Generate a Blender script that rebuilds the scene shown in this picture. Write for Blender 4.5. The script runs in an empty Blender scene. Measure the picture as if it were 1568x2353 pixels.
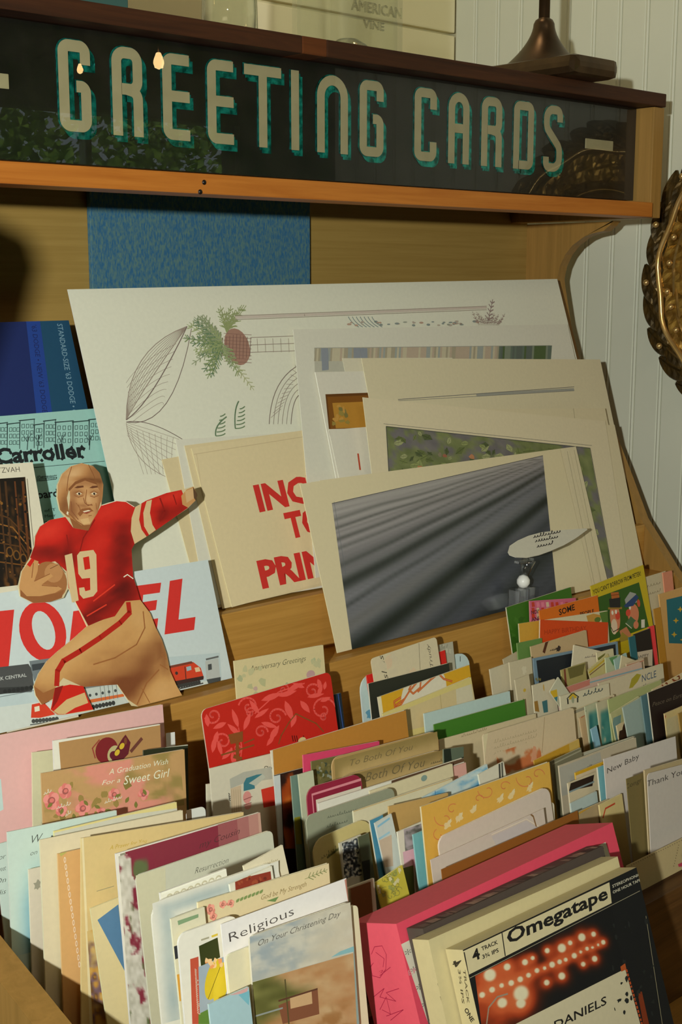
import bpy, bmesh, math, random
import numpy as np
from mathutils import Vector, Matrix
from mathutils.geometry import tessellate_polygon

S = bpy.context.scene
COL = S.collection
ZC = 1.35                      # camera height above the floor
PITCH, YAW, FPX = math.radians(10.22), math.radians(42.2), 3000.0

# ------------------------------------------------------------------ camera
cam = bpy.data.cameras.new('camera')
cam.sensor_fit = 'HORIZONTAL'; cam.sensor_width = 36.0
cam.lens = 36.0 * FPX / 1568.0
cam.clip_start = 0.02
camo = bpy.data.objects.new('camera', cam); COL.objects.link(camo)
camo.location = (0, 0, ZC); camo.rotation_euler = (math.pi/2 - PITCH, 0, -YAW)
S.camera = camo
# ------------------------------------------------------------------ world, sun, flash, exposure
W = bpy.data.worlds.new('world'); S.world = W; W.use_nodes = True
W.node_tree.nodes['Background'].inputs[0].default_value = (0.75, 0.87, 1.0, 1)
W.node_tree.nodes['Background'].inputs[1].default_value = 2.0
def lamp(name, kind, loc, energy, color=(1, 1, 1), aim=None, **kw):
    l = bpy.data.lights.new(name, kind); l.energy = energy; l.color = color
    for k, v in kw.items(): setattr(l, k, v)
    o = bpy.data.objects.new(name, l); COL.objects.link(o); o.location = loc
    if aim is not None:
        o.rotation_euler = (Vector(aim) - Vector(loc)).to_track_quat('-Z', 'Y').to_euler()
    return o
lamp('sun', 'SUN', (5, -6, 6), 14.0, (1, 0.95, 0.85), aim=(4.2, -9.5, 0), angle=0.01)
FLASH = (-0.484, -0.168, ZC + 0.09)
lamp('camera_flash', 'SPOT', FLASH, 85.0, (0.98, 1.0, 0.91), aim=(0.74, 1.0, ZC + 0.09),
     spot_size=math.radians(95), spot_blend=1.0, shadow_soft_size=0.016)
S.view_settings.view_transform = 'Standard'; S.view_settings.look = 'None'
S.view_settings.exposure = 0.0; S.view_settings.gamma = 1.0
try: S.view_settings.use_curve_mapping = False
except Exception: pass

# ------------------------------------------------------------------ helpers: projection
FW = np.array([math.sin(YAW)*math.cos(PITCH), math.cos(YAW)*math.cos(PITCH), -math.sin(PITCH)])
RT = np.array([math.cos(YAW), -math.sin(YAW), 0.0])
UP = np.cross(RT, FW)
CAM = np.array([0, 0, ZC])
def ray(u, v): return FW + RT*(u-784.0)/FPX + UP*(1176.5-v)/FPX
def at(u, v, X=None, Y=None, Z=None):
    """point of the scene that photo pixel (u, v) shows on the plane X=, Y= or Z= (Z relative to the lens)"""
    d = ray(u, v)
    t = Y/d[1] if Y is not None else X/d[0] if X is not None else Z/d[2]
    return CAM + d*t
def hit(u, v, p0, n):
    d = ray(u, v)
    return CAM + d*(np.dot(p0-CAM, n)/np.dot(d, n))

# ------------------------------------------------------------------ helpers: materials
def lin(c):
    out = []
    for x in c[:3]:
        x = x/255.0
        out.append(x/12.92 if x <= 0.04045 else ((x+0.055)/1.055)**2.4)
    return out
def alb(c, k=1.18): return [min(0.9, x*k) for x in lin(c)] + [1.0]
def newmat(name):
    m = bpy.data.materials.new(name); m.use_nodes = True
    return m, m.node_tree.nodes, m.node_tree.links, m.node_tree.nodes['Principled BSDF']
def paper_mat(name, rough=0.6, grain=0.06, bump=0.02):
    m, N, L, B = newmat(name)
    a = N.new('ShaderNodeAttribute'); a.attribute_name = 'Col'
    t = N.new('ShaderNodeTexCoord'); nz = N.new('ShaderNodeTexNoise'); nz.inputs['Scale'].default_value = 260; nz.inputs['Detail'].default_value = 3
    L.new(t.outputs['Object'], nz.inputs['Vector'])
    mr = N.new('ShaderNodeMapRange'); mr.inputs[3].default_value = 1-grain; mr.inputs[4].default_value = 1+grain
    L.new(nz.outputs[0], mr.inputs[0])
    mx = N.new('ShaderNodeVectorMath'); mx.operation = 'SCALE'
    L.new(a.outputs['Color'], mx.inputs[0]); L.new(mr.outputs[0], mx.inputs['Scale'])
    L.new(mx.outputs[0], B.inputs['Base Color']); B.inputs['Roughness'].default_value = rough
    B.inputs['Specular IOR Level'].default_value = 0.35
    bp = N.new('ShaderNodeBump'); bp.inputs['Strength'].default_value = bump; bp.inputs['Distance'].default_value = 0.001
    L.new(nz.outputs[0], bp.inputs['Height']); L.new(bp.outputs[0], B.inputs['Normal'])
    return m
PAPER = paper_mat('paper')
GLOSSY = paper_mat('glossy_print', 0.28, 0.04, 0.0)
def wood_mat(name, c1, c2, rough=0.45, scale=(1.2, 26, 26)):
    m, N, L, B = newmat(name)
    t = N.new('ShaderNodeTexCoord'); mp = N.new('ShaderNodeMapping'); mp.inputs['Scale'].default_value = scale
    L.new(t.outputs['Object'], mp.inputs[0])
    nz = N.new('ShaderNodeTexNoise'); nz.inputs['Scale'].default_value = 5; nz.inputs['Detail'].default_value = 8; nz.inputs['Roughness'].default_value = 0.65
    nz.inputs['Distortion'].default_value = 0.6
    L.new(mp.outputs[0], nz.inputs['Vector'])
    cr = N.new('ShaderNodeValToRGB'); cr.color_ramp.elements[0].position = 0.33; cr.color_ramp.elements[1].position = 0.66
    cr.color_ramp.elements[0].color = alb(c1); cr.color_ramp.elements[1].color = alb(c2)
    L.new(nz.outputs[0], cr.inputs[0]); L.new(cr.outputs[0], B.inputs['Base Color'])
    B.inputs['Roughness'].default_value = rough; B.inputs['Specular IOR Level'].default_value = 0.3
    bp = N.new('ShaderNodeBump'); bp.inputs['Strength'].default_value = 0.08; bp.inputs['Distance'].default_value = 0.002
    L.new(nz.outputs[0], bp.inputs['Height']); L.new(bp.outputs[0], B.inputs['Normal'])
    return m
OAK = wood_mat('oak', (164, 120, 54), (182, 136, 66), scale=(1.6, 40, 40))
OAKV = wood_mat('oak_upright_grain', (142, 108, 54), (158, 120, 62), scale=(26, 26, 1.2))
RAIL = wood_mat('amber_pine', (164, 94, 32), (186, 116, 46))
PLY = wood_mat('plywood', (148, 119, 60), (160, 131, 70), 0.55, scale=(1.0, 14, 40))
WALNUT = wood_mat('walnut', (46, 24, 11), (70, 38, 18), 0.6)
WALNUT2 = wood_mat('walnut_patch', (78, 40, 16), (98, 52, 22), 0.5)
DARKWOOD = wood_mat('stained_floorboard', (70, 46, 22), (96, 66, 34), 0.5)
def plain(name, c, rough=0.5, metal=0.0, noise=0.0, nscale=40, c2=None, bump=0.0, k=1.18):
    m, N, L, B = newmat(name)
    B.inputs['Roughness'].default_value = rough; B.inputs['Metallic'].default_value = metal
    t = N.new('ShaderNodeTexCoord'); nz = N.new('ShaderNodeTexNoise'); nz.inputs['Scale'].default_value = nscale; nz.inputs['Detail'].default_value = 5
    L.new(t.outputs['Object'], nz.inputs['Vector'])
    cr = N.new('ShaderNodeValToRGB'); cr.color_ramp.elements[0].position = 0.35; cr.color_ramp.elements[1].position = 0.65
    cr.color_ramp.elements[0].color = alb(c, k); cr.color_ramp.elements[1].color = alb(c2 or c, k)
    L.new(nz.outputs[0], cr.inputs[0]); L.new(cr.outputs[0], B.inputs['Base Color'])
    if bump:
        bp = N.new('ShaderNodeBump'); bp.inputs['Strength'].default_value = bump; bp.inputs['Distance'].default_value = 0.002
        L.new(nz.outputs[0], bp.inputs['Height']); L.new(bp.outputs[0], B.inputs['Normal'])
    return m
WALLP = plain('painted_boards', (194, 196, 178), 0.6, c2=(199, 201, 184), nscale=6)
WALLB = plain('cream_painted_boards', (222, 212, 172), 0.6, c2=(226, 217, 180), nscale=6)
DARKROOM = plain('dark_stained_boards', (44, 36, 28), 0.7, c2=(56, 46, 34), nscale=5)
GILTDK = plain('darkened_gilt', (58, 46, 22), 0.42, metal=0.6, c2=(96, 74, 34), nscale=45, bump=0.25)
SIGNBLK = plain('black_sign_paint', (10, 9, 8), 0.3, c2=(26, 22, 20), nscale=30)
CREAMPT = plain('cream_sign_paint', (146, 136, 104), 0.6, c2=(153, 142, 110), nscale=60)
FOIL = plain('teal_foil', (8, 88, 84), 0.3, metal=0.85, c2=(40, 170, 168), nscale=160, bump=0.9)
BRONZE = plain('dark_bronze', (66, 50, 32), 0.34, metal=0.7, c2=(88, 68, 46), nscale=30, bump=0.05)
GILT = plain('antique_gilt', (104, 74, 24), 0.34, metal=0.75, c2=(178, 140, 66), nscale=45, bump=0.25)
GILTLT = plain('bright_gilt', (196, 158, 92), 0.28, metal=0.75, c2=(214, 180, 120), nscale=45)
MEDAL = plain('brown_medallion', (116, 84, 36), 0.5, c2=(130, 96, 44), nscale=20)
CLOTH = None
def cloth_mat():
    m, N, L, B = newmat('blue_book_cloth')
    t = N.new('ShaderNodeTexCoord'); mp = N.new('ShaderNodeMapping'); mp.inputs['Scale'].default_value = (620, 620, 240)
    L.new(t.outputs['Object'], mp.inputs[0])
    nz = N.new('ShaderNodeTexNoise'); nz.inputs['Scale'].default_value = 1; nz.inputs['Detail'].default_value = 3
    L.new(mp.outputs[0], nz.inputs['Vector'])
    cr = N.new('ShaderNodeValToRGB'); cr.color_ramp.elements[0].position = 0.36; cr.color_ramp.elements[1].position = 0.66
    cr.color_ramp.elements[0].color = alb((40, 96, 136)); cr.color_ramp.elements[1].color = alb((88, 122, 120))
    L.new(nz.outputs[0], cr.inputs[0]); L.new(cr.outputs[0], B.inputs['Base Color']); B.inputs['Roughness'].default_value = 0.8
    bp = N.new('ShaderNodeBump'); bp.inputs['Strength'].default_value = 0.2; bp.inputs['Distance'].default_value = 0.001
    L.new(nz.outputs[0], bp.inputs['Height']); L.new(bp.outputs[0], B.inputs['Normal'])
    return m
CLOTH = cloth_mat()
def glass_mat(name, tint=(1, 1, 1), rough=0.0, ior=1.5, edge=None):
    m, N, L, B = newmat(name); N.remove(B)
    out = N['Material Output']
    tr = N.new('ShaderNodeBsdfTransparent'); tr.inputs[0].default_value = (*tint, 1)
    if edge:                                         # longer way through the wall of the glass at a glancing view
        lw = N.new('ShaderNodeLayerWeight'); lw.inputs[0].default_value = 0.35
        cr = N.new('ShaderNodeValToRGB'); cr.color_ramp.elements[0].color = (*tint, 1); cr.color_ramp.elements[1].color = (*edge, 1); cr.color_ramp.elements[0].position = 0.45
        L.new(lw.outputs['Facing'], cr.inputs[0]); L.new(cr.outputs[0], tr.inputs[0])
    gl = N.new('ShaderNodeBsdfGlossy'); gl.inputs['Roughness'].default_value = rough
    fr = N.new('ShaderNodeFresnel'); ge = N.new('ShaderNodeNewGeometry'); mi = N.new('ShaderNodeMapRange')
    mi.inputs[3].default_value = ior; mi.inputs[4].default_value = 1.0/ior      # a back face divides the index again
    L.new(ge.outputs['Backfacing'], mi.inputs[0]); L.new(mi.outputs[0], fr.inputs[0])
    mx = N.new('ShaderNodeMixShader')
    L.new(fr.outputs[0], mx.inputs[0]); L.new(tr.outputs[0], mx.inputs[1]); L.new(gl.outputs[0], mx.inputs[2])
    L.new(mx.outputs[0], out.inputs[0]); return m
PANE = glass_mat('sign_glass', (0.97, 0.99, 0.97), ior=1.42)
JARG = glass_mat('bottle_glass', (0.94, 0.95, 0.91), 0.03, 1.75, edge=(0.30, 0.33, 0.24))
ACRYL = glass_mat('clear_plastic', (0.95, 0.96, 0.96), 0.08, 1.9, edge=(0.75, 0.78, 0.76))
def emit_mat(name, c, s):
    m, N, L, B = newmat(name)
    B.inputs['Emission Color'].default_value = (*c, 1); B.inputs['Emission Strength'].default_value = s
    return m

# ------------------------------------------------------------------ helpers: objects
def link(name, me, mat=None, parent=None, loc=None):
    o = bpy.data.objects.new(name, me); COL.objects.link(o)
    if mat is not None and me is not None and not me.materials: me.materials.append(mat)
    if parent is not None: o.parent = parent
    if loc is not None: o.location = loc
    return o
def tag(o, label=None, cat=None, group=None, kind=None):
    if label: o['label'] = label
    if cat: o['category'] = cat
    if group: o['group'] = group
    if kind: o['kind'] = kind
    return o
def mesh(name, verts, faces, cols=None, smooth=False):
    me = bpy.data.meshes.new(name)
    me.from_pydata([tuple(v) for v in verts], [], faces)
    if cols is not None:
        ca = me.color_attributes.new('Col', 'FLOAT_COLOR', 'CORNER')
        buf = np.empty((len(me.loops), 4), dtype=np.float32); i = 0
        for f, c in zip(faces, cols):
            buf[i:i+len(f)] = c; i += len(f)
        ca.data.foreach_set('color', buf.ravel())
    if smooth:
        me.polygons.foreach_set('use_smooth', [True]*len(me.polygons))
    me.update(); return me
BF = [(0, 3, 2, 1), (4, 5, 6, 7), (0, 1, 5, 4), (1, 2, 6, 5), (2, 3, 7, 6), (3, 0, 4, 7)]
def boxmesh(x0, x1, y0, y1, z0, z1, bev=0.0, name='box'):
    bm = bmesh.new()
    v = [bm.verts.new(p) for p in ((x0, y0, z0), (x1, y0, z0), (x1, y1, z0), (x0, y1, z0), (x0, y0, z1), (x1, y0, z1), (x1, y1, z1), (x0, y1, z1))]
    for f in BF: bm.faces.new([v[i] for i in f])
    if bev: bmesh.ops.bevel(bm, geom=bm.edges[:], offset=bev, segments=2, affect='EDGES', profile=0.6)
    me = bpy.data.meshes.new(name); bm.to_mesh(me); bm.free(); return me
def prism(pts, lo, hi, axis='X', bev=0.0, name='prism'):
    """polygon pts (two coordinates) extruded from lo to hi along axis"""
    def mk(p, h):
        return (h, p[0], p[1]) if axis == 'X' else (p[0], h, p[1]) if axis == 'Y' else (p[0], p[1], h)
    bm = bmesh.new()
    a = [bm.verts.new(mk(p, lo)) for p in pts]; b = [bm.verts.new(mk(p, hi)) for p in pts]
    n = len(pts)
    bm.faces.new(a); bm.faces.new(b[::-1])
    for i in range(n): bm.faces.new((a[i], b[i], b[(i+1) % n], a[(i+1) % n]))
    bmesh.ops.recalc_face_normals(bm, faces=bm.faces[:])
    if bev:
        bmesh.ops.bevel(bm, geom=[e for e in bm.edges], offset=bev, segments=1, affect='EDGES')
    bmesh.ops.triangulate(bm, faces=[f for f in bm.faces if len(f.verts) > 4])
    me = bpy.data.meshes.new(name); bm.to_mesh(me); bm.free(); return me
def lathe(prof, n=32, name='lathe', cap=False):
    vs, fs = [], []
    for r, z in prof:
        for i in range(n):
            a = 2*math.pi*i/n; vs.append((r*math.cos(a), r*math.sin(a), z))
    for k in range(len(prof)-1):
        for i in range(n):
            j = (i+1) % n; fs.append((k*n+i, k*n+j, (k+1)*n+j, (k+1)*n+i))
    if cap:
        fs.append(tuple(range(n))[::-1]); fs.append(tuple(range((len(prof)-1)*n, len(prof)*n)))
    return mesh(name, vs, fs, smooth=True)
def tube(path, r, n=8, closed=False, name='tube'):
    vs, fs = [], []; P = [Vector(p) for p in path]; m = len(P)
    for i, p in enumerate(P):
        a = P[(i+1) % m] if (closed or i < m-1) else P[i]; b = P[i-1] if (closed or i > 0) else P[i]
        t = (a-b).normalized(); s = t.cross(Vector((0.31, 0.17, 0.93))).normalized(); w = t.cross(s)
        rr = r[i] if isinstance(r, (list, tuple)) else r
        for k in range(n):
            an = 2*math.pi*k/n; vs.append(p + (s*math.cos(an)+w*math.sin(an))*rr)
    for i in range(m if closed else m-1):
        j = (i+1) % m
        for k in range(n):
            l = (k+1) % n; fs.append((i*n+k, i*n+l, j*n+l, j*n+k))
    if not closed:
        fs.append(tuple(range(n))[::-1]); fs.append(tuple(range((m-1)*n, m*n)))
    return mesh(name, vs, fs, smooth=True)

# text outlines from the built-in font, cached as flat triangles
_tc = {}
def glyphs(s, shear=0.0, off=0.0):
    key = (s, shear, off)
    if key in _tc: return _tc[key]
    cu = bpy.data.curves.new('txt', 'FONT'); cu.body = s; cu.size = 1.0; cu.shear = shear; cu.offset = off; cu.resolution_u = 2
    o = bpy.data.objects.new('txt', cu); COL.objects.link(o)
    dg = bpy.context.evaluated_depsgraph_get(); dg.update()
    me = o.evaluated_get(dg).to_mesh()
    vs = [(v.co.x, v.co.y) for v in me.vertices]; fs = [tuple(p.vertices) for p in me.polygons]
    o.evaluated_get(dg).to_mesh_clear()
    bpy.data.objects.remove(o); bpy.data.curves.remove(cu)
    xs = [v[0] for v in vs] or [0, 1]
    _tc[key] = (vs, fs, min(xs), max(xs)); return _tc[key]

def vn(x, y, seed=0):
    """smooth value noise 0..1"""
    def h(i, j):
        n = (i*374761393 + j*668265263 + seed*974634541) & 0xffffffff
        n = ((n ^ (n >> 13))*1274126177) & 0xffffffff
        return ((n ^ (n >> 16)) & 0xffff)/65535.0
    i, j = math.floor(x), math.floor(y); fx, fy = x-i, y-j
    fx, fy = fx*fx*(3-2*fx), fy*fy*(3-2*fy)
    return (h(i, j)*(1-fx)+h(i+1, j)*fx)*(1-fy)+(h(i, j+1)*(1-fx)+h(i+1, j+1)*fx)*fy
def fb(x, y, seed=0): return 0.55*vn(x, y, seed)+0.3*vn(2.1*x, 2.1*y, seed+5)+0.15*vn(4.3*x, 4.3*y, seed+9)
def mix(a, b, t):
    t = min(1, max(0, t)); return tuple(p+(q-p)*t for p, q in zip(a, b))
def ss(a, b, x):
    t = min(1, max(0, (x-a)/(b-a))); return t*t*(3-2*t)
def ramp(stops, t):
    for (p, c), (q, d) in zip(stops, stops[1:]):
        if t <= q: return mix(c, d, (t-p)/(q-p))
    return stops[-1][1]
def clip(poly, x0, x1, z0, z1):
    for ax, lim, sg in ((0, x0, 1), (0, x1, -1), (1, z0, 1), (1, z1, -1)):
        out = []; n = len(poly)
        for i in range(n):
            a, b = poly[i], poly[(i+1) % n]
            ia, ib = (a[ax]-lim)*sg >= 0, (b[ax]-lim)*sg >= 0
            if ia: out.append(a)
            if ia != ib:
                t = (lim-a[ax])/(b[ax]-a[ax])
                out.append((a[0]+(b[0]-a[0])*t, a[1]+(b[1]-a[1])*t))
        poly = out
        if len(poly) < 3: return []
    return poly

class Face:
    """flat printed face: origin o (bottom centre), axes u (right), v (up), n (out); prints lie just proud of it"""
    def __init__(s, o, u, v, n, w, h, bounds=None):
        s.o, s.u, s.v, s.n, s.w, s.h = o, u, v, n, w, h
        s.b = bounds or (-w/2, w/2, 0, h); s.layers = {}; s.k = 0
    def loc(s, p):
        q = hit(p[0], p[1], s.o, s.n) - s.o
        return (float(q@s.u), float(q@s.v))
    def px(s, p):                        # metres per photo pixel there
        q = hit(p[0], p[1], s.o, s.n) - CAM
        return float(q@FW)/FPX
    def raw(s, pts, col, part='picture', lift=1):
        pts = clip(pts, *s.b)
        if len(pts) < 3: return
        s.layers.setdefault(part, []).append((pts, alb(col), s.k))
    def poly(s, pts, col, part='picture'):
        s.k += 1; s.raw([s.loc(p) for p in pts], col, part)
    def rpoly(s, fr, col, part='picture'):
        """polygon in fractions of the face (x right, y up)"""
        s.k += 1; x0, x1, z0, z1 = s.b
        s.raw([(x0+(x1-x0)*a, z0+(z1-z0)*b) for a, b in fr], col, part)
    def lline(s, L, wm, col, part='picture'):
        n = len(L)
        for i in range(n-1):
            a, b = L[i], L[i+1]; dx, dz = b[0]-a[0], b[1]-a[1]; d = math.hypot(dx, dz)
            if d < 1e-7: continue
            e = wm*0.3 if 0 < i else 0
            ux, uz = dx/d, dz/d; px_, pz_ = -uz*wm/2, ux*wm/2
            a = (a[0]-ux*e, a[1]-uz*e)
            s.raw([(a[0]+px_, a[1]+pz_), (a[0]-px_, a[1]-pz_), (b[0]-px_, b[1]-pz_), (b[0]+px_, b[1]+pz_)], col, part)
    def line(s, pts, w, col, part='picture'):
        s.k += 1; s.lline([s.loc(p) for p in pts], w*s.px(pts[0]), col, part)
    def field(s, quad, nx, ny, fn, part='picture', only=None):
        """soft shaded print: fn(a, b) gives the ink at a across, b down the quad"""
        s.k += 1; x0, x1, z0, z1 = s.b; Q = [s.loc(p) for p in quad]
        def pt(a, b):
            t = [Q[0][i]+(Q[1][i]-Q[0][i])*a for i in (0, 1)]; u = [Q[3][i]+(Q[2][i]-Q[3][i])*a for i in (0, 1)]
            return (min(x1, max(x0, t[0]+(u[0]-t[0])*b)), min(z1, max(z0, t[1]+(u[1]-t[1])*b)))
        G = [[(pt(i/nx, j/ny), alb(fn(i/nx, j/ny))) for i in range(nx+1)] for j in range(ny+1)]
        L = s.layers.setdefault(part, [])
        for j in range(ny):
            for i in range(nx):
                P = (G[j][i], G[j+1][i], G[j+1][i+1], G[j][i+1])
                pts = [p[0] for p in P]
                ar = sum(pts[k][0]*pts[(k+1) % 4][1]-pts[(k+1) % 4][0]*pts[k][1] for k in range(4))
                if abs(ar) > 1e-10: L.append((pts, [p[1] for p in P], s.k))
    def spoly(s, pts, fn, n=26, part='picture'):
        """polygon (photo pixels) filled with softly changing ink fn(u, v)"""
        s.k += 1; us = [p[0] for p in pts]; vs = [p[1] for p in pts]; u0, u1, v0, v1 = min(us), max(us), min(vs), max(vs)
        st = max(u1-u0, v1-v0)/n; L = s.layers.setdefault(part, [])
        for i in range(int((u1-u0)/st)+1):
            for j in range(int((v1-v0)/st)+1):
                q = clip(pts, u0+i*st, u0+(i+1)*st, v0+j*st, v0+(j+1)*st)
                if len(q) < 3: continue
                loc = [s.loc(p) for p in q]; ink = [alb(fn(*p)) for p in q]
                for tri in tessellate_polygon([[Vector((p[0], p[1], 0)) for p in q]]):
                    L.append(([loc[t] for t in tri], [ink[t] for t in tri], s.k))
    def ell(s, c, rx, ry, col, part='picture', rot=0, n=16, a0=0, a1=2*math.pi, seed=None, rough=0.0):
        s.k += 1; m = s.px(c); L = s.loc(c); rnd = random.Random(seed)
        pts = []
        for i in range(n):
            a = a0+(a1-a0)*i/(n if a1-a0 > 6.2 else n-1)
            q = 1+rough*rnd.uniform(-1, 1)
            x, z = rx*m*q*math.cos(a), ry*m*q*math.sin(a)
            pts.append((L[0]+x*math.cos(rot)-z*math.sin(rot), L[1]+x*math.sin(rot)+z*math.cos(rot)))
        s.raw(pts, col, part)
    def text(s, t, a, b, hpx, col, shear=0.0, off=0.0, part='lettering'):
        vs, fs, x0, x1 = glyphs(t, shear, off); s.k += 1
        A, B = s.loc(a), s.loc(b); m = s.px(a)
        dx, dz = B[0]-A[0], B[1]-A[1]; d = math.hypot(dx, dz)
        ux, uz = dx/d, dz/d; sx = d/(x1-x0); sy = hpx*m/0.72
        P = [(A[0]+ux*(x-x0)*sx-uz*y*sy, A[1]+uz*(x-x0)*sx+ux*y*sy) for x, y in vs]
        for f in fs: s.raw([P[i] for i in f], col, part)
    def scrib(s, a, b, amp, w, col, seed=0, part='lettering', n=None):
        """a run of joined-up handwriting too small to read"""
        r = random.Random(seed); L = math.hypot(b[0]-a[0], b[1]-a[1]); n = n or max(3, int(L/amp*1.15))
        pts = []; ux, uy = (b[0]-a[0])/L, (b[1]-a[1])/L; nx, ny = uy, -ux
        for i in range(n):
            hgt = amp*r.choice([0.55, 0.6, 0.7, 1.15, 0.5]); lw = L/n; gap = r.random() < 0.14
            for k in range(6):
                ph = 2*math.pi*k/6
                x = (i+k/6)*lw+0.32*lw*math.sin(ph)+hgt*0.22*(1-math.cos(ph)); y = hgt*0.5*(1-math.cos(ph))
                pts.append((a[0]+ux*x+nx*y, a[1]+uy*x+ny*y))
            if gap and len(pts) > 2: s.line(pts, w, col, part); pts = []
        if len(pts) > 1: s.line(pts, w, col, part)
    def fern(s, a, b, w, col, n=7, spread=0.8, seed=0):
        r = random.Random(seed); L = math.hypot(b[0]-a[0], b[1]-a[1])
        s.line([a, b], w*0.7, col)
        an = math.atan2(b[1]-a[1], b[0]-a[0])
        for i in range(1, n):
            t = i/n; p = (a[0]+(b[0]-a[0])*t, a[1]+(b[1]-a[1])*t)
            for sg in (-1, 1):
                q = L*0.22*(1-0.5*t)*r.uniform(0.7, 1.2); aa = an+sg*spread
                s.line([p, (p[0]+q*math.cos(aa), p[1]+q*math.sin(aa))], w, col)
    def rose(s, c, r, col, seed=0, dark=0.75, light=1.2):
        R = random.Random(seed)
        d = tuple(x*dark for x in col); l = tuple(min(255, x*light) for x in col)
        for i in range(6):
            a = i*1.047+R.random(); s.ell((c[0]+r*0.55*math.cos(a), c[1]+r*0.55*math.sin(a)), r*0.55, r*0.5, (col, l)[i % 2], rot=a, n=10, seed=i, rough=0.1)
        s.ell(c, r*0.5, r*0.45, d, n=10); s.ell((c[0]+r*0.05, c[1]-r*0.05), r*0.3, r*0.25, col, n=9)
    def build(s, parent, inv):
        for part, polys in s.layers.items():
            vs, fs, cs = [], [], []
            for pts, c, k in polys:
                e = 0.00005 + 0.000008*k/(1+k/80.0)
                base = len(vs)
                vs += [(s.o + s.u*p[0] + s.v*p[1] + s.n*e) for p in pts]
                if len(pts) == 3: fs.append((base, base+1, base+2)); cs.append(c)
                elif isinstance(c[0], list):
                    for tri in (((0, 1, 2), (0, 2, 3)) if len(pts) == 4 else ((0, 1, 2),)): fs.append(tuple(base+i for i in tri)); cs.append([c[i] for i in tri])
                else:
                    for tri in tessellate_polygon([[Vector((p[0], p[1], 0)) for p in pts]]):
                        fs.append(tuple(base+i for i in tri)); cs.append(c)
            if not fs: continue
            V = np.array(vs); V = (np.c_[V, np.ones(len(V))] @ np.array(inv).T)[:, :3]
            me = mesh(part, V, fs, cs)
            nm = part
            o = link(nm, me, s.mat, parent)
            if s.lab.get(part): o['label'] = s.lab[part]
    mat = PAPER; lab = {}

TILT = {'print': (math.radians(19), 1.04, -0.007), 'tray': (math.radians(10), 0.0, -0.40), 'tape': (math.radians(20), 0.0, -0.385)}
def floor_tray(y): return -0.462-0.30*(0.872-y)
class Card(Face):
    """sheet or folded card standing on its tray: tl, tr are where its top corners stand in the photo, y its depth in the tray"""
    def __init__(s, name, label, cat, tl, tr, y, col, rack='tray', h=None, floor=None, t=0.0007, fold=False, round=0.0, edge=None,
                 group=None, mat=None, yaw=0.0, back=None, shape=None, wob=0.0):
        a, y0, z0 = TILT[rack]
        ys = (y0 - y) if rack == 'print' else y
        cy_, sy_ = math.cos(yaw), math.sin(yaw)
        n = np.array([sy_*math.cos(a), -cy_*math.cos(a), math.sin(a)])
        p0 = np.array([0, ys, ZC+z0])
        if yaw: p0 = p0 + np.array([hit(tl[0], tl[1], p0, np.array([0, -math.cos(a), math.sin(a)]))[0], 0, 0])
        A = hit(tl[0], tl[1], p0, n); B = hit(tr[0], tr[1], p0, n)
        w = float(np.linalg.norm(B-A)); u = (B-A)/w; v = np.cross(n, u)
        if h is None:
            zf = floor
            if zf is None:
                zf = floor_tray(ys)
                for _ in range(3): zf = floor_tray(ys + math.tan(a)*(zf-z0))
            low = min(A[2], B[2])-ZC
            h = (low-zf-abs(n[2])*t*2.5-(0.0028 if fold else 0.0012))/v[2]
        o = (A+B)/2 - v*h
        Face.__init__(s, o, u, v, n, w, h)
        s.mat = mat or PAPER; s.lab = {}; s.t = t
        M = Matrix(((u[0], -n[0], v[0], o[0]), (u[1], -n[1], v[1], o[1]), (u[2], -n[2], v[2], o[2]), (0, 0, 0, 1)))
        s.M = M
        c = alb(col); ce = alb(edge or tuple(min(235, x*1.08+8) for x in col)); cb = alb(back or (212, 204, 178))
        vs, fs, cs = [], [], []
        if shape is not None: out = [s.loc(p) for p in shape]
        elif round > 0:
            out = []
            for cx, cz, a0 in ((w/2-round, h-round, 0), (-w/2+round, h-round, 90), (-w/2, 0, None), (w/2, 0, None)):
                if a0 is None: out.append((cx, cz))
                else:
                    for i in range(6):
                        q = math.radians(a0+i*18); out.append((cx+round*math.cos(q), cz+round*math.sin(q)))
        else: out = [(-w/2, 0), (w/2, 0), (w/2, h), (-w/2, h)]
        if shape is not None: s.b = (min(p[0] for p in out), max(p[0] for p in out), min(p[1] for p in out), max(p[1] for p in out))
        def slab(y1, y2, open_=0.0, cf=c):
            b = len(vs); m = len(out)
            for yy in (y1, y2):
                for x, z in out: vs.append((x, yy + open_*(x+w/2), z))
            for tri in tessellate_polygon([[Vector((p[0], p[1], 0)) for p in out]]):
                fs.append(tuple(b+i for i in tri)); cs.append(cf)
                fs.append(tuple(b+m+i for i in tri[::-1])); cs.append(cb)
            for i in range(m):
                j = (i+1) % m; fs.append((b+i, b+m+i, b+m+j, b+j)); cs.append(ce)
        slab(0, t)
        if fold: slab(t*1.3, t*2.3, 0.010, cb)
        s.ob = link(name, mesh(name, vs, fs, cs), s.mat)
        s.ob.matrix_world = M
        tag(s.ob, label, cat, group)
        s.inv = M.inverted()
    def done(s):
        s.build(s.ob, s.inv); return s.ob

def zf(ox, oy, k):                          # coordinates read off an enlarged crop of the photo
    return lambda *pts: [(ox+x*k, oy+y*k) for x, y in pts]
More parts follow.
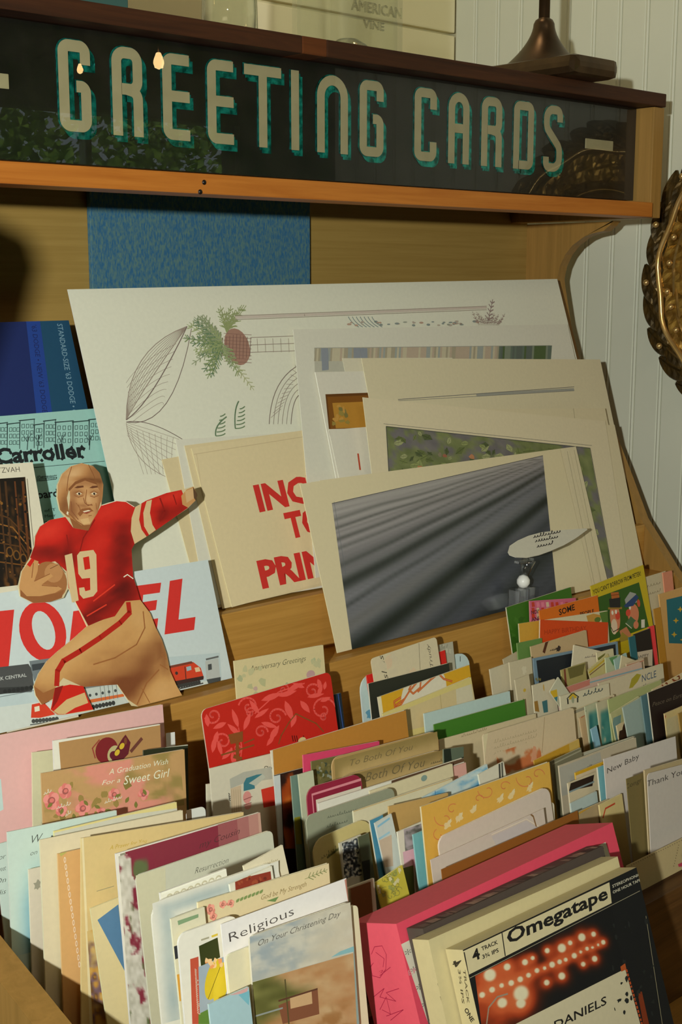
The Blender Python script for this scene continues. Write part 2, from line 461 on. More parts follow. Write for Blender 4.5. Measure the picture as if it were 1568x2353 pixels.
# ================================================================== room
def wall(name, me, mat): return tag(link(name, me, mat), kind='structure')
XW, YW = 1.43, 1.335
tag(link('floor', boxmesh(-2.2, 4.6, -3.1, 1.5, -0.1, 0.0), DARKWOOD), kind='structure')
tag(link('ceiling', boxmesh(-2.2, 4.6, -3.1, 1.5, 2.7, 2.8), DARKROOM), kind='structure')
wb = wall('wall_back', boxmesh(-2.2, XW+0.1, YW+0.012, 1.5, 0, 2.7), WALLB)
me = boxmesh(-2.2, XW, 0, 0.0118, 0.001, 0.219, 0.0025, 'board')
for i in range(11):
    link('board', me, WALLB, wb, (0, YW, 0.136+0.222*i))
wr = wall('wall_right', boxmesh(XW+0.010, XW+0.12, 0.25, 1.34, 0, 2.7), WALLP)
# beadboard: each narrow board has a rounded bead along one edge
PB = 0.0408
pr_ = [(0, 0.0095), (0, 0.0), (0.0022, -0.0009), (0.0046, 0.0), (0.0054, 0.0011), (0.0064, 0.0), (PB-0.0014, 0.0), (PB, 0.001), (PB, 0.0095)]
bm_ = prism([(p[1], p[0]) for p in pr_], 0.0, 2.69, 'Z', name='bead_board')
k = 0
y = 1.3345
while y > 0.27:
    link('board', bm_, WALLP, wr, (XW, y-PB, 0.005)); y -= PB+0.0002
wall('wall_return', boxmesh(XW+0.12, 4.6, 0.25, 0.35, 0, 2.7), WALLB)
wall('wall_far_right', boxmesh(4.5, 4.6, -3.0, 0.25, 0, 2.7), DARKROOM)
wall('wall_left', boxmesh(-2.2, -2.1, -3.0, 1.5, 0, 2.7), DARKROOM)
WX0, WX1, WZ0, WZ1 = 2.15, 3.75, 0.85, 2.02
me = bpy.data.meshes.new('wall_front'); bm = bmesh.new()
for x0, x1, z0, z1 in ((-2.2, WX0, 0, 2.7), (WX1, 4.6, 0, 2.7), (WX0, WX1, 0, WZ0), (WX0, WX1, WZ1, 2.7)):
    t_ = boxmesh(x0, x1, -3.1, -3.0, z0, z1); bm.from_mesh(t_); bpy.data.meshes.remove(t_)
bm.to_mesh(me); bm.free(); wall('wall_front', me, DARKROOM)
wn = wall('window_1', boxmesh(WX0-0.05, WX1+0.05, -3.0, -2.93, WZ0-0.05, WZ0, 0.004), WALLP)
for x in (WX0-0.03, (WX0+WX1)/2+0.02, WX1): link('mullion', boxmesh(x, x+0.03, -3.05, -3.0, WZ0+0.001, WZ1), WALLP, wn)
link('pane', boxmesh(WX0, WX1, -3.06, -3.055, WZ0+0.002, WZ1), PANE, wn)
# trees in the garden outside the window
LEAFM = plain('sunlit_leaves', (60, 104, 22), 0.6, c2=(128, 160, 44), nscale=14)
BARK = plain('bark', (70, 48, 30), 0.9, c2=(92, 66, 42), nscale=12)
wall('trim_garden_ground', boxmesh(-4, 12, -16, -3.2, -0.3, -0.2), LEAFM)
rt = random.Random(4)
for i, (x, y) in enumerate(((3.2, -5.6), (6.0, -6.4), (8.8, -7.6), (5.2, -9.4))):
    t = link('tree', None, loc=(x, y, -0.2)); tag(t, ('leafy garden tree nearest the window', 'leafy garden tree second from the window', 'leafy garden tree third from the window', 'leafy garden tree farthest from the window')[i]+' behind the photographer', 'tree', 'garden trees outside the window')
    link('trunk', tube([(0, 0, 0), (0.05, 0.02, 0.8), (0.02, 0.06, 1.5), (0.1, 0, 2.1)], [0.13, 0.1, 0.09, 0.06], 9), BARK, t)
    vs, fs = [], []
    for q in range(5200):
        d = Vector((rt.gauss(0, 1), rt.gauss(0, 1), rt.gauss(0, 1))).normalized()*rt.uniform(0.45, 1.0)
        c = Vector((d.x*1.3, d.y*1.2, 1.9+d.z*1.5)); s_ = rt.uniform(0.035, 0.07)
        e1 = Vector((rt.gauss(0, 1), rt.gauss(0, 1), rt.gauss(0, 1))).normalized()*s_; e2 = e1.orthogonal().normalized()*s_*0.5
        b = len(vs); vs += [c-e1, c+e2, c+e1, c-e2]; fs.append((b, b+1, b+2, b+3))
    fo = link('foliage', mesh('foliage', vs, fs), LEAFM, t); fo['kind'] = 'stuff'
# pendant lamps of the shop, seen only as reflections in the sign
def reflected(u, v, dist, ys=0.925):
    p = at(u, v, Y=ys); d = ray(u, v); d = d/np.linalg.norm(d); d[1] = -d[1]
    return p + d*dist
WARM = emit_mat('warm_bulb', (1.0, 0.62, 0.25), 40.0)
SHADE = plain('amber_lamp_shade', (186, 96, 44), 0.5)
for i, (u, v, dist, r) in enumerate(((185, 160, 2.2, 0.008), (366, 143, 2.0, 0.013))):
    p = reflected(u, v, dist)
    t = link('pendant_lamp', None, loc=p); tag(t, ('smaller bare warm bulb hanging on a cord behind the photographer', 'larger bare warm bulb hanging on a cord behind the photographer')[i], 'lamp', 'pendant bulbs')
    link('bulb', lathe([(0.0005, -r*1.2), (r*0.7, -r*0.9), (r, 0), (r*0.6, r*1.1), (r*0.4, r*1.6), (0.0005, r*1.7)], 16), WARM, t)
    link('cord', tube([(0, 0, r*1.5), (0, 0, 2.7-p[2])], 0.003, 6), BRONZE, t)
p = reflected(880, 150, 0.55)
t = link('pendant_lamp', None, loc=p); tag(t, 'wide shallow amber pendant shade hanging behind the photographer', 'lamp')
link('shade', lathe([(0.060, 0.0), (0.056, 0.012), (0.034, 0.028), (0.010, 0.034), (0.0005, 0.034)], 40), SHADE, t)
link('cord', tube([(0, 0, 0.034), (0, 0, 2.7-p[2])], 0.003, 6), BRONZE, t)
lamp('ceiling_light', 'AREA', (0.2, -1.0, 2.6), 8.0, (1.0, 0.86, 0.62), aim=(0.7, 0.9, 1.0), size=0.9)

# ================================================================== the card rack
XL, XR, XS = 0.36, 1.338, 1.306
YB = 1.117                                           # front face of the back panel
YA, YBR, YD = 0.918, 0.872, 0.566                    # fronts of the two risers and of the tray divider
ZA, ZB, ZD = -0.300, -0.353, -0.476
YF = 0.905                                           # front of the sign box
def z(v): return ZC+v
rack = link('card_rack', None, loc=(0.83, 0.75, 0)); tag(rack, 'long oak greeting card rack with stepped tiers under a black glass header sign', 'display rack')
def part(name, me, mat, parent=rack):
    o = link(name, me, mat, parent); o.matrix_parent_inverse = Matrix.Translation((-0.83, -0.75, 0)) if parent is rack else Matrix(); return o
part('back_panel', boxmesh(XL, XR, YB, YB+0.012, z(-0.62), z(0.20)), PLY)
prof = [(YB+0.012, 0.066)]
for u, v in ((1411, 500), (1409, 507), (1402, 518), (1387, 531), (1360, 537), (1341, 545), (1316, 564), (1299, 586), (1287, 612), (1281, 640)):
    q = at(u, v, X=XR); prof.append((q[1], q[2]-ZC))   # scroll under the sign, then a long hollow
prof[1] = (prof[1][0], 0.066)
for u, v in ((1283, 660), (1296, 745), (1314, 820), (1345, 900), (1395, 985), (1432, 1080), (1474, 1193), (1510, 1252), (1545, 1310)):
    q = at(u, v, X=XR); prof.append((q[1], q[2]-ZC))
prof += [(0.84, -0.388), (0.78, -0.404), (0.722, -0.417), (0.634, -0.440),
         (0.55, -0.475), (0.45, -0.53), (0.33, -0.60), (0.33, -0.62), (YB+0.012, -0.62)]
prof = [(a, z(b)) for a, b in prof]
part('side_panel', prism(prof, XR, XR+0.015, 'X', 0.0), OAKV)
part('side_panel', prism(prof, XL-0.02, XL, 'X', 0.0), OAKV)
part('shelf', boxmesh(XL, XR, YA+0.012, YB, z(ZA-0.014), z(ZA-0.002)), OAK)
part('riser', boxmesh(XL, XR, YA, YA+0.010, z(-0.46), z(ZA), 0.0012), OAK)
part('shelf', boxmesh(XL, XR, YBR+0.012, YA, z(ZB-0.014), z(ZB-0.002)), OAK)
part('riser', boxmesh(XL, XR, YBR, YBR+0.012, z(-0.56), z(ZB), 0.0012), OAK)
fl = [(YBR, z(floor_tray(YBR))), (0.44, z(floor_tray(0.44))), (0.44, z(floor_tray(0.44)-0.012)), (YBR, z(floor_tray(YBR)-0.012))]
part('tray_floor', prism(fl, XL, 0.505, 'X'), DARKWOOD)
fl2 = [(YBR, z(floor_tray(YBR))), (YD+0.012, z(floor_tray(YD+0.012))), (YD+0.012, z(floor_tray(YD+0.012)-0.012)), (YBR, z(floor_tray(YBR)-0.012))]
part('tray_floor', prism(fl2, 0.505, XR, 'X'), DARKWOOD)
part('tray_divider', boxmesh(0.505, XR, YD, YD+0.012, z(-0.62), z(ZD), 0.0012), WALNUT2)
part('ledge_floor', boxmesh(0.505, XR, 0.34, YD, z(-0.62), z(-0.575)), OAK)
part('riser_block', boxmesh(0.800, XR, 0.535, YD, z(-0.575), z(-0.476), 0.001), DARKWOOD)
part('front_lip', boxmesh(XL, XR, 0.328, 0.34, z(-0.62), z(-0.60)), OAK)
part('base_cabinet', boxmesh(XL-0.02, XR+0.02, 0.34, YB+0.012, 0.0, z(-0.621)), OAK)
# --- header sign
s_top, s_r1, s_r0 = 0.2065, 0.0840, 0.0675
tp = [at(u, 60, Y=YF)[0] for u in (-500, 695, 752, 1508)]
xs = [XL-0.02, tp[1], tp[2], XS+0.02]
for i in range(3):
    part('top_trim', boxmesh(xs[i], xs[i+1], YF, YB+0.012, z(0.1915), z(s_top), 0.0012), (WALNUT, WALNUT2, WALNUT)[i])
part('bottom_rail', boxmesh(XL-0.012, XS-0.004, YF-0.004, YF+0.035, z(s_r0), z(s_r1), 0.0012), RAIL)
for x in (XL-0.02, XS):
    part('sign_end_board', boxmesh(x, x+0.02, YF+0.002, YB+0.012, z(0.0672), z(0.191), 0.001), OAKV)
part('bottom_board', boxmesh(XL, XS, YF+0.036, YB, z(0.083), z(0.087)), DARKWOOD)
YS = 0.931                                           # painted face behind the glass
part('glass_pane', mesh('glass_pane', [(XL+0.001, YS-0.005, z(0.0875)), (XS-0.001, YS-0.005, z(0.0875)), (XS-0.001, YS-0.005, z(0.191)), (XL+0.001, YS-0.005, z(0.191))], [(0, 1, 2, 3)]), PANE)
sp = part('sign_panel', boxmesh(XL+0.001, XS-0.001, YS, YS+0.006, z(0.0875), z(0.191)), SIGNBLK)
def rnd_path(pts, r):
    """round the corners of a pen path with true arcs"""
    out = [pts[0]]
    for i in range(1, len(pts)-1):
        a, b, c = Vector(pts[i-1]), Vector(pts[i]), Vector(pts[i+1])
        d1, d2 = (b-a).normalized(), (c-b).normalized()
        phi = math.acos(max(-1, min(1, d1.dot(d2))))
        if phi < 0.05: out.append(pts[i]); continue
        q = min(r*math.tan(phi/2), (a-b).length*0.5, (c-b).length*0.5); rr = q/math.tan(phi/2)
        sg = 1 if d1.x*d2.y-d1.y*d2.x > 0 else -1
        p1 = b-d1*q; nrm = Vector((-d1.y, d1.x))*sg; ce = p1+nrm*rr; a0 = math.atan2(-nrm.y, -nrm.x)
        for k in range(8): t = a0+sg*phi*k/7; out.append((ce.x+rr*math.cos(t), ce.y+rr*math.sin(t)))
    out.append(pts[-1]); res = [out[0]]
    for p in out[1:]:
        if math.hypot(p[0]-res[-1][0], p[1]-res[-1][1]) > 2e-5: res.append(p)
    return res
def stroke2d(pts, t):
    """closed outline of a pen stroke of width t along pts"""
    n = len(pts); l, r = [], []
    for i in range(n):
        p = Vector(pts[i])
        d1 = (Vector(pts[i])-Vector(pts[i-1])).normalized() if i else None
        d2 = (Vector(pts[i+1])-Vector(pts[i])).normalized() if i < n-1 else None
        d1 = d1 or d2; d2 = d2 or d1
        m = (d1+d2).normalized(); nn = Vector((-m.y, m.x)); k = 1/max(0.7, nn.dot(Vector((-d1.y, d1.x))))
        l.append(p+nn*t/2*k); r.append(p-nn*t/2*k)
    return l, r
def letter_strokes(ch, w, h, t):
    a = t/2
    D = {'G': [[(w-a, h*.74), (w-a, h-a), (a, h-a), (a, a), (w-a, a), (w-a, h*.5), (w*.54, h*.5)]],
         'R': [[(a, 0), (a, h-a), (w-a, h-a), (w-a, h*.53), (t*.97, h*.53)], [(w*.45, h*.53), (w-a, h*.5), (w-a, 0)]],
         'E': [[(w, h-a), (a, h-a), (a, a), (w, a)], [(a, h*.51), (w, h*.51)]],
         'T': [[(0, h-a), (w, h-a)], [(w/2, h-a), (w/2, 0)]], 'I': [[(w/2, h), (w/2, 0)]],
         'N': [[(a, 0), (a, h-a), (w-a, h-a), (w-a, 0)]],
         'C': [[(w-a, h*.72), (w-a, h-a), (a, h-a), (a, a), (w-a, a), (w-a, h*.27)]],
         'A': [[(a, 0), (a, h-a), (w-a, h-a), (w-a, 0)], [(a, h*.5), (w-a, h*.5)]],
         'D': [[(a, 0), (a, h-a), (w-a, h-a), (w-a, a), (t*.9, a)]],
         'S': [[(w-a, h*.76), (w-a, h-a), (a, h-a), (a, h*.66), (w-a, h*.37), (w-a, a), (a, a), (a, h*.22)]]}
    rad = {'N': (w-t)*.5, 'A': (w-t)*.5, 'S': (w-t)*.5, 'R': t*.8}.get(ch, t*.55)
    return [rnd_path(p, rad) for p in D[ch]]
def letter_mesh(strokes, t, x0, z0, offs, y, dep):
    vs, fs = [], []
    for ox, oz in offs:
        for si, st in enumerate(strokes):
            l, r = stroke2d(st, t); b = len(vs); n = len(l)
            for yy in (y-dep-0.00012*si-ox*0.02, y):
                vs += [(p.x+x0+ox, yy, p.y+z0+oz) for p in l]+[(p.x+x0+ox, yy, p.y+z0+oz) for p in r]
            for i in range(n-1):
                fs.append((b+n+i, b+n+i+1, b+i+1, b+i))
                fs.append((b+i, b+i+1, b+2*n+i+1, b+2*n+i)); fs.append((b+n+i+1, b+n+i, b+3*n+i, b+3*n+i+1))
    return mesh('letter', vs, fs)
zt, zb_ = at(170, 93, Y=YS)[2], at(170, 303, Y=YS)[2]
LET = [('G', 133, 206), ('R', 256, 325), ('E', 372, 433), ('E', 475, 534), ('T', 559, 644), ('I', 667, 693), ('N', 727, 797), ('G', 825, 879),
       ('C', 951, 1001), ('A', 1029, 1076), ('R', 1105, 1151), ('D', 1179, 1224), ('S', 1248, 1290)]
T0 = 0.0088
for ch, u0, u1 in LET:
    vm = 198+(u0-170)*0.1073
    x0, x1 = at(u0, vm, Y=YS)[0], at(u1, vm+4, Y=YS)[0]
    w, h = x1-x0, zt-zb_
    if ch == 'I': w = T0*1.05
    st = letter_strokes(ch, w, h, T0)
    lo = link('letter', letter_mesh(st, T0, x0, zb_, [(0, 0)], YS-0.0012, 0.0006), CREAMPT, sp)
    lo['label'] = 'cream painted letter'
    link('foil_shadow', letter_mesh(st, T0*1.12, x0, zb_, [(-0.0006, 0.0004), (0.002, -0.0022), (0.0045, -0.0048)], YS-0.0003, 0.0003), FOIL, sp)
for u0, u1, v0, v1 in ((1344, 1407, 315, 344), (-66, 18, 158, 200)):
    a, b = at(u0, (v0+v1)/2, Y=YS), at(u1, (v0+v1)/2+5, Y=YS)
    link('dash', boxmesh(a[0], b[0], YS-0.0018, YS-0.0003, a[2]-0.0055, a[2]+0.0055, 0.0006), CREAMPT, sp)
for u, v in ((469, 419), (460, 441)):
    q = at(u, v, Y=YF-0.004)
    link('screw_hole', lathe([(0.0017, -0.0008), (0.0017, 0.0008)], 12, cap=True), SIGNBLK, part('hole_ring', lathe([(0.0021, -0.0004), (0.0021, 0.0004)], 12, cap=True), WALNUT)).parent.matrix_basis = Matrix.Translation(Vector(q))@Matrix.Rotation(math.pi/2, 4, 'X')

# ================================================================== on top of the sign
ztop = z(s_top)
def bottle_round(u0, u1, v, y):
    a, b = at(u0, v, Y=y), at(u1, v, Y=y); r = (b[0]-a[0])*0.40
    t = link('glass_bottle', None, loc=((a[0]+b[0])/2, y, ztop)); tag(t, 'clear round glass bottle standing on the sign top, left of the embossed bottle', 'bottle')
    link('body', lathe([(0.001, 0.004), (r*.8, 0.003), (r*.97, 0.0), (r, 0.006), (r*.98, 0.03), (r*.9, 0.09), (r*.5, 0.14), (r*.34, 0.17), (r*.34, 0.23), (r*.28, 0.23), (r*.28, 0.17), (r*.44, 0.14), (r*.84, 0.09), (r*.92, 0.03), (r*.9, 0.01), (0.001, 0.008)], 40), JARG, t)
bottle_round(462, 592, 40, 0.985)
a, b = at(702, 60, Y=1.0), at(905, 80, Y=1.0)
w = (b[0]-a[0])*0.86
t = link('embossed_bottle', None, loc=((a[0]+b[0])/2-0.004, 1.0, ztop)); tag(t, 'square clear glass bottle with raised lettering, on the sign top beside the lamp', 'bottle')
bd = w*0.30
me = bpy.data.meshes.new('body'); bm = bmesh.new()
m1 = boxmesh(-w/2, w/2, -bd, bd, 0, 0.20, 0.012); bm.from_mesh(m1)
m2 = boxmesh(-w/2+.004, w/2-.004, -bd+.004, bd-.004, 0.006, 0.196, 0.010); n0 = len(bm.faces); bm.from_mesh(m2); bm.faces.ensure_lookup_table()
bmesh.ops.reverse_faces(bm, faces=bm.faces[n0:]); bm.to_mesh(me); bm.free()
link('body', me, JARG, t)
pu = [(0.001, 0.026), (0.010, 0.0245), (0.019, 0.019), (0.025, 0.011), (0.028, 0.003)]
link('punt', lathe(pu, 24), JARG, t)
for txt, zz, sz, fw, cx in (('AMERICAN', 0.0455, 0.0140, 0.66, 0.010), ('VINE', 0.0310, 0.0105, 0.27, 0.006)):
    vs, fs, x0, x1 = glyphs(txt, 0, 0.0)
    V = [(cx+(x-(x0+x1)/2)*fw*w/(x1-x0), -bd-0.0012, zz+y_*sz) for x, y_ in vs]; n = len(V)
    V += [(p[0], -bd+0.0006, p[2]) for p in V]
    cnt = {}
    for f in fs:
        for k in range(len(f)): e_ = (f[k], f[(k+1) % len(f)]); cnt[tuple(sorted(e_))] = (cnt.get(tuple(sorted(e_)), (0,))[0]+1, e_)
    fs = list(fs)+[(e_[1], e_[0], e_[0]+n, e_[1]+n) for c_, e_ in cnt.values() if c_ == 1]
    link('raised_lettering', mesh('raised_lettering', V, fs), JARG, t)
# teal box at the far left
a, b = at(178, 10, Y=0.975), at(293, 22, Y=0.975)
t = link('teal_box', boxmesh(-0.035, 0.035, -0.02, 0.02, 0, 0.09, 0.001), plain('teal_card', (52, 84, 78), 0.6), loc=(b[0]-0.034, 0.995, ztop))
tag(t, 'dark teal box standing on the sign top at its left end', 'box')
# lamp foot
lb = at(1250, 90, Y=0.965)
t = link('desk_lamp', None, loc=(lb[0], 0.965, ztop)); tag(t, 'dark bronze lamp with flared base standing on the right end of the sign', 'lamp')
fr = at(1428, 185, Z=s_top)
link('foot', boxmesh(-0.055, fr[0]-lb[0]-0.004, fr[1]-0.965, 0.06, 0, 0.021, 0.008), BRONZE, t)
zz0 = at(1250, 152, Y=0.965)[2]-ztop; zz1 = at(1250, 42, Y=0.965)[2]-ztop
r0 = 0.046
pf = []
for i in range(13):
    q = i/12; pf.append((0.0115+(r0-0.0115)*(1-q)**1.75, 0.019+(zz1-0.006-0.019)*q))
pf += [(0.0095, zz1-0.002), (0.006, zz1), (0.0055, zz1+0.004)]
link('flared_stem', lathe(pf, 40), BRONZE, t)
link('rod', tube([(0, 0, zz1-0.004), (0, 0, zz1+0.34), (-0.01, 0.0, zz1+0.37), (-0.05, 0.0, zz1+0.385), (-0.10, 0.0, zz1+0.38)], 0.0062, 16), BRONZE, t)
link('lamp_shade', lathe([(0.012, 0.05), (0.03, 0.045), (0.062, 0.01), (0.075, -0.03), (0.073, -0.03), (0.060, 0.008), (0.028, 0.042)], 40), BRONZE, t, (-0.115, 0.03, zz1+0.345))
link('bulb', lathe([(0.0005, -0.024), (0.014, -0.018), (0.02, 0.0), (0.013, 0.018), (0.009, 0.03), (0.0005, 0.031)], 20), emit_mat('lamp_bulb', (1.0, 0.80, 0.50), 55.0), t, (-0.115, 0.03, zz1+0.335))

# ================================================================== gilt wreath on the right wall
wc = Vector((XW-0.014, 0.800, z(0.002)))
wt = link('wreath_frame', None, loc=wc); wt.scale = (1.0, 0.95, 0.95); tag(wt, 'antique gilt laurel wreath frame with berries hanging on the beadboard wall', 'wall ornament')
link('medallion', lathe([(0.001, 0.008), (0.108, 0.008), (0.112, 0.005), (0.112, 0.0)], 64), MEDAL, wt).rotation_euler = (0, -math.pi/2, 0)
ringp = lambda r, n, dx: [(dx, r*math.cos(2*math.pi*i/n), r*math.sin(2*math.pi*i/n)) for i in range(n)]
link('stem', tube([(-0.014, (0.166+0.0025*math.sin(i*0.7))*math.cos(2*math.pi*i/108), (0.166+0.0025*math.sin(i*0.7))*math.sin(2*math.pi*i/108)) for i in range(108)], 0.0038, 8, True), GILTLT, wt)
link('inner_rim', tube(ringp(0.114, 90, -0.008), 0.0030, 8, True), GILT, wt)
link('backing_ring', lathe([(0.111, 0.002), (0.178, 0.002), (0.178, -0.008), (0.111, -0.008)], 64), GILTDK, wt).rotation_euler = (0, -math.pi/2, 0)
def leaf_mesh(L, Wd, blade, rim):
    """cast leaf: raised rim and midrib, rippled veins between them"""
    vs, fs, mi = [], [], []; n = 12; T = (-1, -0.86, -0.45, -0.10, 0, 0.10, 0.45, 0.86, 1)
    for i in range(n+1):
        q = i/n; wv = Wd*0.5*math.sin(math.pi*min(1, q*0.97+0.015)**0.8)**0.7; arch = 0.008*math.sin(math.pi*q)-0.005*q
        for x in T:
            hh = arch+{1: 0.0, 0.86: 0.0022, 0.45: 0.0004+0.0010*(i % 2), 0.10: 0.0012, 0: 0.0034}[abs(x)]
            vs.append((-hh, q*L+abs(x)*-0.10*L*(1-q)*0.6, x*wv))
    m = len(T)
    for i in range(n):
        for k in range(m-1):
            a = i*m+k; fs.append((a, a+1, a+m+1, a+m)); mi.append(1 if k in (0, 3, 4, m-2) else 0)
    for i in range(n+1): vs.append((0.004, vs[i*m+4][1], 0))
    B = (n+1)*m
    for i in range(n):
        for k in (0, m-1): fs.append((i*m+k, (i+1)*m+k, B+i+1, B+i)); mi.append(0)
    me = mesh('leaf', vs, fs); me.materials.append(blade); me.materials.append(rim)
    me.polygons.foreach_set('material_index', mi); return me
GILTMD = plain('worn_gilt', (140, 112, 62), 0.3, metal=0.75, c2=(186, 152, 92), nscale=60, bump=0.1)
lmo = leaf_mesh(0.062, 0.030, GILTDK, GILTDK); lmi = leaf_mesh(0.074, 0.040, GILT, GILTMD); lms = leaf_mesh(0.056, 0.026, GILTDK, GILTMD)
bem = lathe([(0.0003, -0.0042), (0.003, -0.003), (0.0042, 0), (0.003, 0.003), (0.0003, 0.0042)], 12)
rw = random.Random(2)
NL = 30
for i in range(NL):
    th = 2*math.pi*i/NL
    for row, (r, dir_, lm, dx) in enumerate(((0.176, 0.34, lmo, 0.003), (0.166, 0.16, lms, -0.003), (0.150, -0.30, lmi, -0.004), (0.128, -0.10, lms, 0.000))):
        q = th+0.07*row+rw.uniform(-.02, .02)
        o = link('leaf', lm, None, wt); o.location = (dx, r*math.cos(q), r*math.sin(q))
        o.rotation_euler = (q+math.pi/2-dir_+rw.uniform(-0.14, 0.14), 0, rw.uniform(-0.12, 0.12))   # along the ring, leaning out or in
    for r in ((0.184, 0.152) if i % 2 else (0.150,)):
        o = link('berry', bem, GILTLT, wt); q = th+0.11+rw.uniform(-.05, .05)
        o.location = (-0.015, r*math.cos(q), r*math.sin(q))
# ================================================================== prints and boards behind
WHT, CRM, IVO, GRY = (206, 206, 190), (204, 190, 150), (212, 200, 162), (70, 70, 66)
b1 = at(205, 445, Y=YB-0.006); b2 = at(712, 465, Y=YB-0.006)
o = link('cloth_board', boxmesh(b1[0], b2[0], YB-0.0065, YB-0.0005, z(ZA), z(0.0815), 0.0008), CLOTH); tag(o, 'blue cloth covered board standing upright behind the botanical print', 'board')
SL = ZA-0.002                                       # top of the upper shelf
def pr(name, label, tl, tr, s, col=WHT, **kw):
    kw.setdefault('floor', SL); kw.setdefault('cat', 'print'); cat = kw.pop('cat')
    return Card(name, label, cat, tl, tr, s, col, rack='print', **kw)
c = pr('sales_booklet', 'dark blue car booklet with pale title running down its edge', (-52, 742), (158, 736), -0.024, (28, 70, 98), cat='booklet', t=0.003)
c.poly([(-60, 738), (92, 738), (120, 950), (-60, 955)], (32, 62, 136))
c.poly([(-60, 738), (60, 738), (84, 955), (-60, 955)], (26, 40, 92))
c.text("STANDARD-SIZE '63 DODGE \u2022 O", (131, 744), (166, 952), 14, (116, 150, 168), off=0.004)
c.text("'63 DODGE \u2022 NEW '63 DODGE", (72, 746), (98, 948), 13, (24, 34, 84))
c.done()
c = pr('newsletter', 'pale teal newsletter with a drawn street and a black gothic title', (-70, 962), (275, 934), -0.010, (146, 190, 182), cat='newsletter', t=0.0012)
r = random.Random(3)
INK = (44, 62, 62)
x = -10
while x < 235:                                       # row of drawn town houses
    w_ = r.uniform(22, 40); v0 = 972-(x*0.02)+r.uniform(-6, 8); v1 = 1034-x*0.05
    c.line([(x, v1), (x+1, v0), (x+w_, v0-3), (x+w_, v1-2)], 1.6, INK)
    c.line([(x-2, v0+1), (x+w_+2, v0-3)], 2.4, INK)
    for k in range(3):
        for j in range(3):
            cx_, cy_ = x+5+j*w_*0.3, v0+9+k*15
            if cx_ < x+w_-5: c.line([(cx_, cy_), (cx_+6, cy_-.5), (cx_+6, cy_+8), (cx_, cy_+8.5), (cx_, cy_)], 1.1, INK)
    x += w_
for u in (62, 86, 205, 140):
    c.line([(u, 1034), (u+2, 1000)], 1.8, INK); c.line([(u+1, 1016), (u-9, 1000)], 1.2, INK); c.line([(u+1, 1012), (u+10, 996)], 1.2, INK)
def gothic(c, t, a, b, h, col):
    c.text(t, a, b, h, col, off=0.035)
    n = len(t)
    for i in range(n):                               # blackletter feet and ticks
        q = (i+0.5)/n; p = (a[0]+(b[0]-a[0])*q, a[1]+(b[1]-a[1])*q)
        c.poly([(p[0]-4, p[1]+1), (p[0], p[1]-4), (p[0]+5, p[1]+1), (p[0]+1, p[1]+5)], col, 'lettering')
        c.poly([(p[0]-5, p[1]-h*.62), (p[0]-1, p[1]-h*.78), (p[0]+3, p[1]-h*.62), (p[0]-1, p[1]-h*.5)], col, 'lettering')
gothic(c, 'Carroller', (-10, 1066), (200, 1049), 36, (28, 34, 36))
c.line([(60, 1076), (240, 1060)], 1.2, INK)
for k in range(3): c.scrib((84, 1098+k*4), (130, 1094+k*4), 4, 1, INK, k)
c.text('oard', (86, 1146), (134, 1141), 19, (26, 30, 32), off=0.02)
for k in range(4): c.text(('y of T', 'in Merr', 'atten', 'notes')[k], (90, 1178+k*13), (128, 1174+k*13), 7, (60, 80, 80))
c.done()

# --- large botanical print
c = pr('botanical_print', 'largest white print with fine drawing of hanging fern basket and arch, rearmost of the prints', (155, 665), (1281, 641), 0.0, (214, 214, 196), t=0.0006)
LN = (150, 136, 124); LD = (118, 102, 96)
def arc(c, p0, p1, p2, w, col, n=10):
    c.line([((1-t)**2*p0[0]+2*t*(1-t)*p1[0]+t*t*p2[0], (1-t)**2*p0[1]+2*t*(1-t)*p1[1]+t*t*p2[1]) for t in [i/n for i in range(n+1)]], w, col)
for k in range(9):                                   # basketwork leaf shapes
    q = k/8
    arc(c, (290, 965), (290+q*40, 800+q*90), (430, 750), 1.1+0.9*(k in (0, 8)), LN)
    arc(c, (290+q*16, 880+q*88), (320+q*60, 830+q*80), (405-q*30, 790+q*140), 0.9, LN)
arc(c, (290, 965), (345, 930), (430, 750), 2.4, LD); arc(c, (290, 970), (400, 990), (440, 755), 1.8, LD)
arc(c, (290, 970), (340, 960), (420, 1010), 1.8, LD); arc(c, (290, 972), (300, 1060), (380, 1095), 1.4, LN)
for k in range(8):
    arc(c, (292, 972+k*4), (340, 985+k*10), (418-k*7, 1012+k*11), 0.9, LN)
    arc(c, (300+k*14, 985+k*3), (310+k*12, 1030), (330+k*9, 1090), 0.8, LN)
r = random.Random(8)
c.ell((545, 797), 36, 44, (158, 122, 106), rot=-0.1, n=20)
for k in range(9):
    c.line([(512+k*8, 768-abs(k-4)*-2), (510+k*8, 828-abs(k-4)*2)], 1.3, (112, 82, 74)); c.line([(514, 766+k*8), (578, 770+k*8)], 1.1, (128, 96, 86))
for k in range(44):
    a = r.uniform(1.7, 5.4); l_ = r.uniform(45, 96)
    c.fern((512, 790), (512+l_*math.cos(a), 790+l_*0.92*math.sin(a)*-1), 2.0, r.choice([(128, 144, 96), (148, 160, 112), (96, 122, 92), (140, 150, 118)]), n=7, seed=k)
for k in range(14):
    c.fern((520, 765), (500+k*5, 700+r.uniform(0, 22)), 1.8, (142, 152, 104), n=5, seed=k)
c.fern((540, 840), (583, 897), 2, (168, 170, 130), n=6)
c.line([(540, 730), (700, 724), (1118, 707)], 6, (196, 184, 172)); c.line([(540, 726), (1118, 704)], 1.4, LN); c.line([(540, 735), (1118, 712)], 1.4, LN)
for v in (776, 793, 810): c.line([(575, v), (690, v-4)], 1.5, LN)
for k in range(6): c.line([(590+k*18, 778), (592+k*18, 810)], 0.9, LN)
